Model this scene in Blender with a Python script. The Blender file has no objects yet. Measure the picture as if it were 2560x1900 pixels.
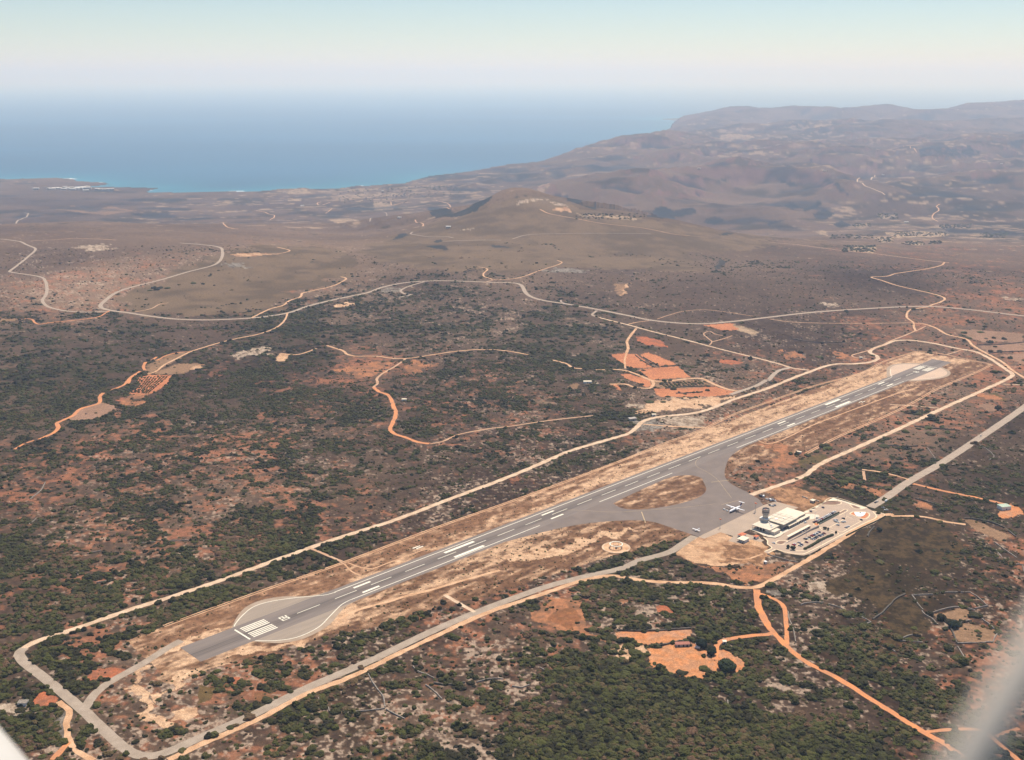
import bpy, bmesh, math, random
import numpy as np
from mathutils import Vector
from mathutils.geometry import tessellate_polygon
random.seed(7); rng = np.random.default_rng(7)
R = math.radians
scene = bpy.context.scene
# ------------------------------------------------------------------ camera, sky, sun, exposure
F, CX, CY, HY, H = 2800.0, 1280.0, 950.0, 190.0, 480.0     # calibrated on the 30 m x 1460 m runway
PITCH = math.atan((CY - HY) / F)
cam = bpy.data.objects.new('camera', bpy.data.cameras.new('camera'))
scene.collection.objects.link(cam); scene.camera = cam
cam.location = (0, 0, H); cam.rotation_euler = (math.pi / 2 - PITCH, 0, 0)
cam.data.sensor_width = 36.0; cam.data.lens = 36.0 * F / 2560.0
cam.data.clip_start = 0.02; cam.data.clip_end = 500000
cam.data.dof.use_dof = True; cam.data.dof.focus_distance = 1500.0; cam.data.dof.aperture_fstop = 2.8
SUN_EL, SUN_AZ = R(64), R(24)                               # azimuth measured from +Y to the right
world = bpy.data.worlds.new('World'); scene.world = world; world.use_nodes = True
wn = world.node_tree; bg = wn.nodes['Background']
sky = wn.nodes.new('ShaderNodeTexSky'); sky.sky_type = 'NISHITA'; sky.sun_disc = False
sky.sun_elevation = SUN_EL; sky.sun_rotation = SUN_AZ
sky.altitude = 5000; sky.air_density = 1.8; sky.dust_density = 0.0; sky.ozone_density = 3.0
wn.links.new(sky.outputs[0], bg.inputs[0]); bg.inputs[1].default_value = 0.08
sun = bpy.data.objects.new('sun', bpy.data.lights.new('sun', 'SUN')); scene.collection.objects.link(sun)
sun.data.energy = 4.8; sun.data.angle = R(0.5); sun.data.color = (1.0, 0.905, 0.78)
sun.rotation_euler = (math.pi / 2 - SUN_EL, 0, math.pi - SUN_AZ)
scene.view_settings.view_transform = 'Standard'; scene.view_settings.look = 'None'
scene.view_settings.gamma = 1.0; scene.view_settings.exposure = 0.35
scene.cycles.max_bounces = 6; scene.cycles.diffuse_bounces = 2; scene.cycles.volume_bounces = 4
scene.cycles.glossy_bounces = 2; scene.cycles.transparent_max_bounces = 4
# ------------------------------------------------------------------ helpers
col = scene.collection
def tag(o, label=None, cat=None, group=None, kind=None):
    if label: o['label'] = label
    if cat: o['category'] = cat
    if group: o['group'] = group
    if kind: o['kind'] = kind
    return o
def empty(name, loc, rz=0.0, label=None, cat=None, group=None):
    o = bpy.data.objects.new(name, None); col.objects.link(o)
    o.location = loc; o.rotation_euler = (0, 0, rz); o.empty_display_size = 2
    return tag(o, label, cat, group)
def new_obj(name, me, parent=None):
    o = bpy.data.objects.new(name, me); col.objects.link(o)
    if parent: o.parent = parent
    return o
class MB:
    """collects simple solids into one mesh"""
    def __init__(s): s.v = []; s.f = []; s.m = []
    def add(s, vs, fs, mi=0):
        b = len(s.v); s.v += [tuple(v) for v in vs]; s.f += [[b + i for i in f] for f in fs]; s.m += [mi] * len(fs)
    def box(s, x0, x1, y0, y1, z0, z1, mi=0, top=None):
        tx0, tx1, ty0, ty1 = top or (x0, x1, y0, y1)
        s.add([(x0,y0,z0),(x1,y0,z0),(x1,y1,z0),(x0,y1,z0),(tx0,ty0,z1),(tx1,ty0,z1),(tx1,ty1,z1),(tx0,ty1,z1)],
              [(3,2,1,0),(4,5,6,7),(0,1,5,4),(1,2,6,5),(2,3,7,6),(3,0,4,7)], mi)
    def prism(s, pts, z0, z1, mi=0):
        n = len(pts)
        a = sum(pts[i][0]*pts[(i+1)%n][1]-pts[(i+1)%n][0]*pts[i][1] for i in range(n))
        if a < 0: pts = pts[::-1]
        s.add([(x,y,z0) for x,y in pts] + [(x,y,z1) for x,y in pts],
              [list(range(n))[::-1], list(range(n, 2*n))] + [(i,(i+1)%n,n+(i+1)%n,n+i) for i in range(n)], mi)
    def cyl(s, x, y, z0, z1, r0, r1=None, n=16, mi=0):
        r1 = r0 if r1 is None else r1
        a = [2*math.pi*i/n for i in range(n)]
        s.add([(x+r0*math.cos(t), y+r0*math.sin(t), z0) for t in a] + [(x+r1*math.cos(t), y+r1*math.sin(t), z1) for t in a],
              [list(range(n))[::-1], list(range(n,2*n))] + [(i,(i+1)%n,n+(i+1)%n,n+i) for i in range(n)], mi)
    def ring(s, x, y, z0, z1, ri, ro, n=32, mi=0):
        a = [2*math.pi*i/n for i in range(n)]
        v = []
        for r, z in ((ro,z0),(ro,z1),(ri,z1),(ri,z0)): v += [(x+r*math.cos(t), y+r*math.sin(t), z) for t in a]
        f = []
        for k in range(4):
            for i in range(n): f.append((k*n+i, k*n+(i+1)%n, ((k+1)%4)*n+(i+1)%n, ((k+1)%4)*n+i))
        s.add(v, f, mi)
    def loft(s, secs, mi=0):
        """secs: list of rings (equal length) of points, closed at both ends"""
        n = len(secs[0]); v = [p for r in secs for p in r]; f = []
        for k in range(len(secs)-1):
            for i in range(n): f.append((k*n+i, k*n+(i+1)%n, (k+1)*n+(i+1)%n, (k+1)*n+i))
        f.append(list(range(n))[::-1]); f.append(list(range((len(secs)-1)*n, len(secs)*n)))
        s.add(v, f, mi)
    def build(s, name, mats, parent=None, smooth=False):
        me = bpy.data.meshes.new(name); me.from_pydata(s.v, [], s.f)
        for m in (mats if isinstance(mats, (list, tuple)) else [mats]): me.materials.append(m)
        me.polygons.foreach_set('material_index', s.m)
        if smooth: me.polygons.foreach_set('use_smooth', [True]*len(s.f))
        me.validate(); me.update()
        bm = bmesh.new(); bm.from_mesh(me); bmesh.ops.recalc_face_normals(bm, faces=bm.faces); bm.to_mesh(me); bm.free()
        return new_obj(name, me, parent)
def mat(name, c, c2=None, scale=1.0, rough=0.9, spec=0.2, metal=0.0, stretch=None, lo=0.35, hi=0.65, fine=0.12, bump=0.0, coord='pos', detail=4):
    """principled surface mottled between two colours, with a fine grain"""
    m = bpy.data.materials.new(name); m.use_nodes = True; t = m.node_tree; b = t.nodes['Principled BSDF']
    b.inputs['Roughness'].default_value = rough; b.inputs['Metallic'].default_value = metal
    b.inputs['Specular IOR Level'].default_value = spec
    if c2 is None: c2 = tuple(x*0.85 for x in c)
    if coord == 'pos': src = t.nodes.new('ShaderNodeNewGeometry').outputs['Position']
    else: src = t.nodes.new('ShaderNodeTexCoord').outputs['Object']
    if stretch:
        mp = t.nodes.new('ShaderNodeMapping'); mp.inputs['Scale'].default_value = stretch
        t.links.new(src, mp.inputs[0]); src2 = mp.outputs[0]
    else: src2 = src
    n = t.nodes.new('ShaderNodeTexNoise'); n.inputs['Scale'].default_value = scale; n.inputs['Detail'].default_value = detail
    t.links.new(src2, n.inputs['Vector'])
    r = t.nodes.new('ShaderNodeValToRGB'); r.color_ramp.elements[0].position = lo; r.color_ramp.elements[1].position = hi
    r.color_ramp.elements[0].color = (*c, 1); r.color_ramp.elements[1].color = (*c2, 1)
    t.links.new(n.outputs['Fac'], r.inputs[0])
    g = t.nodes.new('ShaderNodeTexNoise'); g.inputs['Scale'].default_value = scale*9+0.3; g.inputs['Detail'].default_value = 3
    t.links.new(src, g.inputs['Vector'])
    mr = t.nodes.new('ShaderNodeMapRange'); mr.inputs[1].default_value = .3; mr.inputs[2].default_value = .7
    mr.inputs[3].default_value = 1-fine; mr.inputs[4].default_value = 1+fine
    t.links.new(g.outputs['Fac'], mr.inputs[0])
    mx = t.nodes.new('ShaderNodeVectorMath'); mx.operation = 'SCALE'
    t.links.new(r.outputs[0], mx.inputs[0]); t.links.new(mr.outputs[0], mx.inputs['Scale'])
    t.links.new(mx.outputs[0], b.inputs['Base Color'])
    if bump:
        bp = t.nodes.new('ShaderNodeBump'); bp.inputs['Strength'].default_value = bump; bp.inputs['Distance'].default_value = 0.4
        t.links.new(g.outputs['Fac'], bp.inputs['Height']); t.links.new(bp.outputs[0], b.inputs['Normal'])
    return m
cp, sp = math.cos(PITCH), math.sin(PITCH)
def ray(px, py):
    px = np.asarray(px, float); py = np.asarray(py, float)
    x = px - CX; y = np.full_like(x, F); z = -(py - CY)
    return x, y*cp + z*sp, -y*sp + z*cp
def on_plane(px, py, z=0.0):
    x, y, dz = ray(px, py); t = (z - H) / dz
    return x*t, y*t
def azimuth(px, py=420.0):
    x, y, z = ray(px, py); return np.arctan2(x, y)
# numbers read off enlarged crops of the photograph: name -> (x offset, y offset, scale)
K = .2905
CR = {'L1':(0,200,K),'L2':(640,200,K),'L3':(1280,200,K),'L4':(1920,200,K),'R5':(0,680,K),'R6':(640,680,K),'R7':(1280,680,K),'R8':(1920,680,K),
 'M1':(0,1160,K),'M2':(640,1160,K),'M3':(1280,1160,K),'M4':(1920,1160,K),'B1':(0,1420,K),'B2':(640,1420,K),'B3':(1280,1420,K),'B4':(1920,1420,K),
 'A':(1840,1220,.09986),'K':(2020,1220,.09986),'C':(1700,1260,.09986),'T':(1800,1200,.19767),'N':(400,1460,.22462),'E':(2180,860,.10782),
 'V':(1500,1340,.05391),'Y':(1500,1540,.17969),'D':(1960,1310,.05391),'G':(1880,1220,.0363),'P':(1800,1230,.04492),'S':(0,0,1.0)}
def px_of(spec):
    """'R5 x,y x,y R6 x,y ...' -> list of photo pixels"""
    out = []; cr = None
    for w in spec.split():
        if ',' in w:
            a, b = w.split(','); ox, oy, k = CR[cr]; out.append((ox + float(a)*k, oy + float(b)*k))
        else: cr = w
    return out
# value noise
def _h(xi, yi, seed):
    h = (xi*374761393 + yi*668265263 + seed*1442695041) & 0xffffffff
    h = ((h ^ (h >> 13)) * 1274126177) & 0xffffffff
    h = ((h ^ (h >> 15)) * 2246822519) & 0xffffffff
    return ((h ^ (h >> 16)) & 0xffffff) / float(0xffffff)
def vnoise(x, y, seed):
    xf = np.floor(x); yf = np.floor(y); xi = xf.astype(np.int64); yi = yf.astype(np.int64)
    u = x - xf; v = y - yf; u = u*u*(3-2*u); v = v*v*(3-2*v)
    a = _h(xi, yi, seed); b = _h(xi+1, yi, seed); c = _h(xi, yi+1, seed); d = _h(xi+1, yi+1, seed)
    return (a*(1-u)+b*u)*(1-v) + (c*(1-u)+d*u)*v
def fbm(x, y, s, o, seed):
    t = 0; w = 0; a = 1.0; ca, sa = 0.8, 0.6
    x = x/s; y = y/s
    for k in range(o):
        t = t + a*vnoise(x, y, seed+k*17); w += a; a *= .5
        x, y = (x*ca - y*sa)*2.03+11.3, (x*sa + y*ca)*2.03+5.7
    return t / w
def sig(x): return 1/(1+np.exp(-np.clip(x, -40, 40)))
def cover(n, frac, soft=.02, sd=.12):
    frac = np.clip(frac, .003, .997)
    return sig((n - (.5 + sd*np.log((1-frac)/frac)/1.702)) / soft)
def inside(X, Y, poly):
    res = np.zeros(X.shape, bool); n = len(poly); j = n-1
    for i in range(n):
        xi, yi = poly[i]; xj, yj = poly[j]
        if yi != yj:
            c = ((yi > Y) != (yj > Y)) & (X < (xj-xi)*(Y-yi)/(yj-yi) + xi); res ^= c
        j = i
    return res
# ------------------------------------------------------------------ terrain heights
SEA = -300.0
TP = []
def p_(px, py, z):
    x, y = on_plane(px, py, z); TP.append((math.atan2(x, y), math.hypot(x, y), z))
def d_(px, D, z): TP.append((float(azimuth(px)), D, z))
for D in (60, 300, 650, 1000, 1500, 2100, 2600):
    for a in (-52, -34, -22, -11, 0, 11, 22, 34, 52): TP.append((R(a), D, 0.0))
for a in (-22, -11, 0): TP.append((R(a), 2950, 0.0))
for s in """0,605,0 250,600,0 450,607,0 650,612,-5 0,545,-130 250,545,-130 500,560,-115 700,560,-125 0,505,-200 0,482,-284 300,487,-284 600,492,-288
800,492,-280 950,492,-268 0,452,-292 150,449,-294 700,530,-195 900,520,-200 1000,560,-110 900,590,-70 1050,500,-232 1100,610,-20 1300,570,0
1130,425,-270 1280,410,-240 1385,398,-215 1440,374,-150 1520,360,-110 1600,343,-60 1635,340,-60 1680,345,-90 1280,440,-240 1440,420,-205 1600,390,-150 1150,470,-255 1300,460,-240
1400,458,-150 1500,432,-110 1600,427,-95 1850,412,-80 2030,418,-85 2100,440,-115 1400,520,-190 1600,550,-220 1900,570,-212 2130,520,-200 2160,450,-180 1750,480,-130 1950,480,-140
1130,527,-60 1230,486,20 1190,522,-40 1262,477,30 1310,476,36 1367,489,26 1420,510,0 1550,540,-40 1700,566,-80 1800,585,-100 2000,600,-112 2560,620,-130 1500,620,-20 1800,640,-45 2200,660,-45 2560,680,-45
2200,560,-190 2500,560,-190 2300,500,-170 2560,480,-150 2250,420,-140 2500,420,-120 1900,385,-100 2200,370,-80 2560,360,-60 1750,360,-90 2000,330,-30 2400,320,0
1735,303,-110 1800,273,0 1850,270,5 1920,276,-10 2000,271,10 2110,278,-5 2215,264,50 2300,280,0 2400,268,40 2560,256,80 1750,320,-130 1900,300,-60 2200,295,-30 2500,290,0""".split():
    a, b, c = map(float, s.split(',')); p_(a, b, c)
for s in """1600,7500,-160 1850,7500,-160 2030,7500,-165 1230,5000,-120 1310,5000,-150 1420,4900,-180 1550,4800,-210 1700,4700,-215 1800,20500,-160 2200,21000,-160 2560,21500,-160
3700,3100,-45 3700,6000,-130 3700,12000,0 3700,17000,60 -1200,3200,0 -1200,5000,-150 -1200,7500,-285 1700,18500,-240 3700,22000,-160 2560,25500,-250 1300,10300,-300 700,9500,-330 0,9500,-330""".split():
    a, b, c = map(float, s.split(',')); d_(a, b, c)
tp = np.array(TP); tu = np.stack([tp[:,0]*2.2, np.log(tp[:,1])], 1); tz = tp[:,2]
def _phi(d2): return d2*np.log(d2+1e-9)*.5
n = len(tu); dd = ((tu[:,None]-tu[None])**2).sum(-1); A = np.zeros((n+3, n+3)); A[:n,:n] = _phi(dd) + np.eye(n)*2e-4
A[:n,n] = 1; A[:n,n+1:] = tu; A[n,:n] = 1; A[n+1:,:n] = tu.T
tw = np.linalg.solve(A, np.concatenate([tz, np.zeros(3)]))
def tps(az, lr):
    q = np.stack([az.ravel()*2.2, lr.ravel()], 1); out = np.zeros(len(q))
    for i in range(0, len(q), 40000):
        s = q[i:i+40000]; d2 = ((s[:,None]-tu[None])**2).sum(-1); out[i:i+40000] = _phi(d2)@tw[:n] + tw[n] + s@tw[n+1:]
    return out.reshape(az.shape)
# coastline (land outline at sea level)
land = []
for s in "S -900,460 0,448 60,447 110,446 150,445 180,447 200,452 230,455 265,458 271,461 245,464 210,466 178,470 200,473 250,468 330,470 385,469 396,471 370,476 365,481 400,481.5 500,480 640,478 700,472 760,470 775,473 840,472 870,467 890,464 925,464 1010,460 1040,452 1070,443 1120,438".split()[1:]:
    a, b = map(float, s.split(',')); land.append(tuple(float(v) for v in on_plane(a, b, SEA)))
def azd(px, D): a = float(azimuth(px)); return (D*math.sin(a), D*math.cos(a))
coast_n = len(land)
land += [azd(1280, 9600), azd(1440, 10800), azd(1600, 12300), azd(1650, 13500), azd(1672, 15300)]
for s in "1688,329 1702,322 1716,316 1735,309 1722,305 1700,303 1658,299 1655,297 1700,295 1735,292".split():
    a, b = map(float, s.split(',')); land.append(tuple(float(v) for v in on_plane(a, b, SEA)))
coast = list(land)
land += [azd(1790, 25000), azd(2700, 27000), (60000, 27000), (60000, -2000), (-60000, -2000), (-60000, coast[0][1])]
# polar sheet centred under the aeroplane: fine where the photo looks, coarse outside
az_l = np.concatenate([np.linspace(R(-62), R(-34), 150)[:-1], np.linspace(R(-34), R(34), 1480), np.linspace(R(34), R(62), 150)[1:]])
rl = list(np.linspace(20, 620, 16)); 
while rl[-1] < 26500:
    r = rl[-1]; dep = math.atan(H/r); rl.append(r + min(1.9*(r*r+H*H)/(H*F)*1.0, r*.0062))
r_l = np.array(rl)
AZ, RR = np.meshgrid(az_l, r_l); GX = RR*np.sin(AZ); GY = RR*np.cos(AZ)
ci = np.linspace(0, len(r_l)-1, 190).round().astype(int); cj = np.linspace(0, len(az_l)-1, 240).round().astype(int)
def upsample(C):
    t = np.stack([np.interp(np.arange(len(az_l)), cj, row) for row in C])
    return np.stack([np.interp(np.arange(len(r_l)), ci, t[:,k]) for k in range(t.shape[1])], 1)
LR = np.log(r_l)
base = upsample(tps(AZ[np.ix_(ci,cj)], np.log(RR[np.ix_(ci,cj)])))
flat = np.clip((RR-2450)/900, 0, 1); base *= flat*flat*(3-2*flat)
rug = 1-np.abs(2*fbm(GX, GY, 900, 5, 51)-1); hills = fbm(GX, GY, 420, 4, 71)-.5; rug2 = 1-np.abs(2*fbm(GX, GY, 330, 4, 55)-1); rug3 = 1-np.abs(2*fbm(GX, GY, 1900, 3, 57)-1)
amp = np.clip((RR-2500)/4000, 0, 1)*np.clip((base-SEA-8)/190, .03, 1)
Z = base + amp*((rug-.75)*75*np.clip(RR/6000, .5, 1.1)*np.clip(1.6-RR/14000, .35, 1) + hills*60*np.clip(RR/7000, .4, 1.0)*np.clip(1.6-RR/14000, .35, 1) + (rug2-.75)*85*np.clip((RR-4800)/2500, 0, 1)*np.clip(1.7-RR/13000, .3, 1) + (rug3-.7)*130*np.clip((RR-8000)/3000, 0, 1))
# crest lines of the hills: photo pixel and height of each crest point, then the slope on both sides
CREST = [(.50,'1400,470,-165 1500,435,-115 1600,424,-92 1720,414,-78 1850,409,-72 1960,412,-76 2040,420,-85 2090,440,-118 2125,468,-155'),
 (.33,'1300,408,-235 1385,398,-215 1445,373,-150 1480,360,-115 1520,357,-108 1600,341,-58 1660,340,-62 1685,345,-95'),
 (.22,'1700,318,-150 1750,294,-70 1800,272,0 1835,270,6 1880,277,-12 1990,271,10 2060,273,6 2110,278,-8 2170,266,40 2215,263,52 2260,269,36 2310,280,-4 2350,279,-2 2420,267,45 2480,261,62 2560,256,82'),
 (.26,'1900,372,-95 1920,368,-85 1990,369,-85 2080,374,-92 2180,383,-110'),(.30,'2290,376,-90 2330,366,-70 2400,357,-60 2500,352,-55 2560,347,-48'),
 (.25,'1640,385,-140 1700,372,-110 1800,366,-100 1880,362,-95'),(.22,'1720,330,-110 1800,318,-75 1900,316,-80 2020,312,-70 2130,318,-80'),(.22,'2140,330,-85 2250,312,-45 2380,305,-35 2560,300,-25'),
 (.20,'1177,512,-25 1235,489,12 1290,476,33 1367,487,24 1420,508,4 1480,528,-28'),(.30,'1440,400,-170 1540,385,-145 1620,378,-130'),(.28,'2180,470,-165 2260,450,-150 2380,440,-140 2560,430,-130'),(.26,'1160,462,-240 1280,436,-225 1400,425,-200 1480,410,-180')]
def seg_dist_z(X, Y, P):
    best = np.full(X.shape, 1e9); zb = np.zeros(X.shape)
    for (x0,y0,z0),(x1,y1,z1) in zip(P[:-1], P[1:]):
        t = np.clip(((X-x0)*(x1-x0)+(Y-y0)*(y1-y0))/((x1-x0)**2+(y1-y0)**2+1e-9), 0, 1); d = np.hypot(X-x0-t*(x1-x0), Y-y0-t*(y1-y0))
        m = d < best; best = np.where(m, d, best); zb = np.where(m, z0+t*(z1-z0), zb)
    return best, zb
k0 = int(np.searchsorted(r_l, 3600)); gx, gy, zz_ = GX[k0:], GY[k0:], Z[k0:]
nA = fbm(gx, gy, 700, 4, 131)-.5; nB = 1-np.abs(2*fbm(gx, gy, 260, 4, 137)-1)
PS = []; dmin = np.full(gx.shape, 1e9)
for sl, sp3 in CREST:
    P3 = []
    for q3 in sp3.split():
        a, b, c = map(float, q3.split(',')); x, y = on_plane(a, b, c); P3.append((float(x), float(y), c))
    d, zc = seg_dist_z(gx, gy, P3); PS.append((sl, d, zc)); dmin = np.minimum(dmin, d)
rk = RR[k0:]; dep = 75*np.clip((rk-4700)/1500, 0, 1)*np.clip(.7+rk/16000, .7, 1.7)*np.clip((zz_-SEA)/150, 0, 1)*(1-np.exp(-(dmin/520)**2)); zz_ = np.maximum(zz_-dep, np.minimum(zz_, SEA+3))
for sl, d, zc in PS:
    far_ = np.clip(d/500, 0, 1)
    zz_ = np.maximum(zz_, zc - d*sl*(1+.5*nA) + far_*(nA*60+(nB-.75)*70) - np.clip(d-1500, 0, None)*1.0)
Z[k0:] = zz_
LAND = inside(GX + (fbm(GX, GY, 160, 3, 5)-.5)*70, GY + (fbm(GX, GY, 160, 3, 6)-.5)*130, land)
Z = np.where(LAND, np.maximum(Z, SEA+2.5), SEA-8)
def mesh_z(x, y):
    x = np.asarray(x, float); y = np.asarray(y, float)
    a = np.arctan2(x, y); r = np.hypot(x, y)
    fi = np.interp(r, r_l, np.arange(len(r_l))); fj = np.interp(a, az_l, np.arange(len(az_l)))
    i = np.clip(fi.astype(int), 0, len(r_l)-2); j = np.clip(fj.astype(int), 0, len(az_l)-2); u = fi-i; v = fj-j
    return (Z[i,j]*(1-v)+Z[i,j+1]*v)*(1-u) + (Z[i+1,j]*(1-v)+Z[i+1,j+1]*v)*u
_rm = np.concatenate([r_l[(r_l > 400)]])
def ground_at(px, py):
    """where the line of sight through a photo pixel meets the terrain (world x, y, z)"""
    px = np.atleast_1d(np.asarray(px, float)); py = np.atleast_1d(np.asarray(py, float))
    dx, dy, dz = ray(px, py); h = np.hypot(dx, dy); out = []
    for a, b, c, q in zip(dx, dy, dz, h):
        x = _rm*a/q; y = _rm*b/q; ry = H + _rm*c/q; d = ry - mesh_z(x, y)
        k = np.argmax(d <= 0)
        if d[k] > 0 or k == 0: out.append(on_plane_scalar(a, b, c)); continue
        t = d[k-1]/(d[k-1]-d[k]); r = _rm[k-1] + (_rm[k]-_rm[k-1])*t; out.append((r*a/q, r*b/q))
    return np.array(out)
def on_plane_scalar(a, b, c):
    t = (SEA-H)/min(c, -1e-3); return (a*t, b*t)
def world_pts(spec): return ground_at(*zip(*px_of(spec)))
def flat_pts(spec, z=0.0):
    p = px_of(spec); x, y = on_plane([q[0] for q in p], [q[1] for q in p], z); return list(zip(x.tolist(), y.tolist()))
# runway frame: u along the runway from the near end, w across towards the terminal
N0 = np.array([-276.6, 867.45]); U = np.array([0.705925, 0.708286]); W = np.array([U[1], -U[0]]); YAW = math.atan2(U[1], U[0])
def af(u, w): return N0[0]+U[0]*u+W[0]*w, N0[1]+U[1]*u+W[1]*w
def uw(X, Y): return (X-N0[0])*U[0]+(Y-N0[1])*U[1], (X-N0[0])*W[0]+(Y-N0[1])*W[1]
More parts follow.
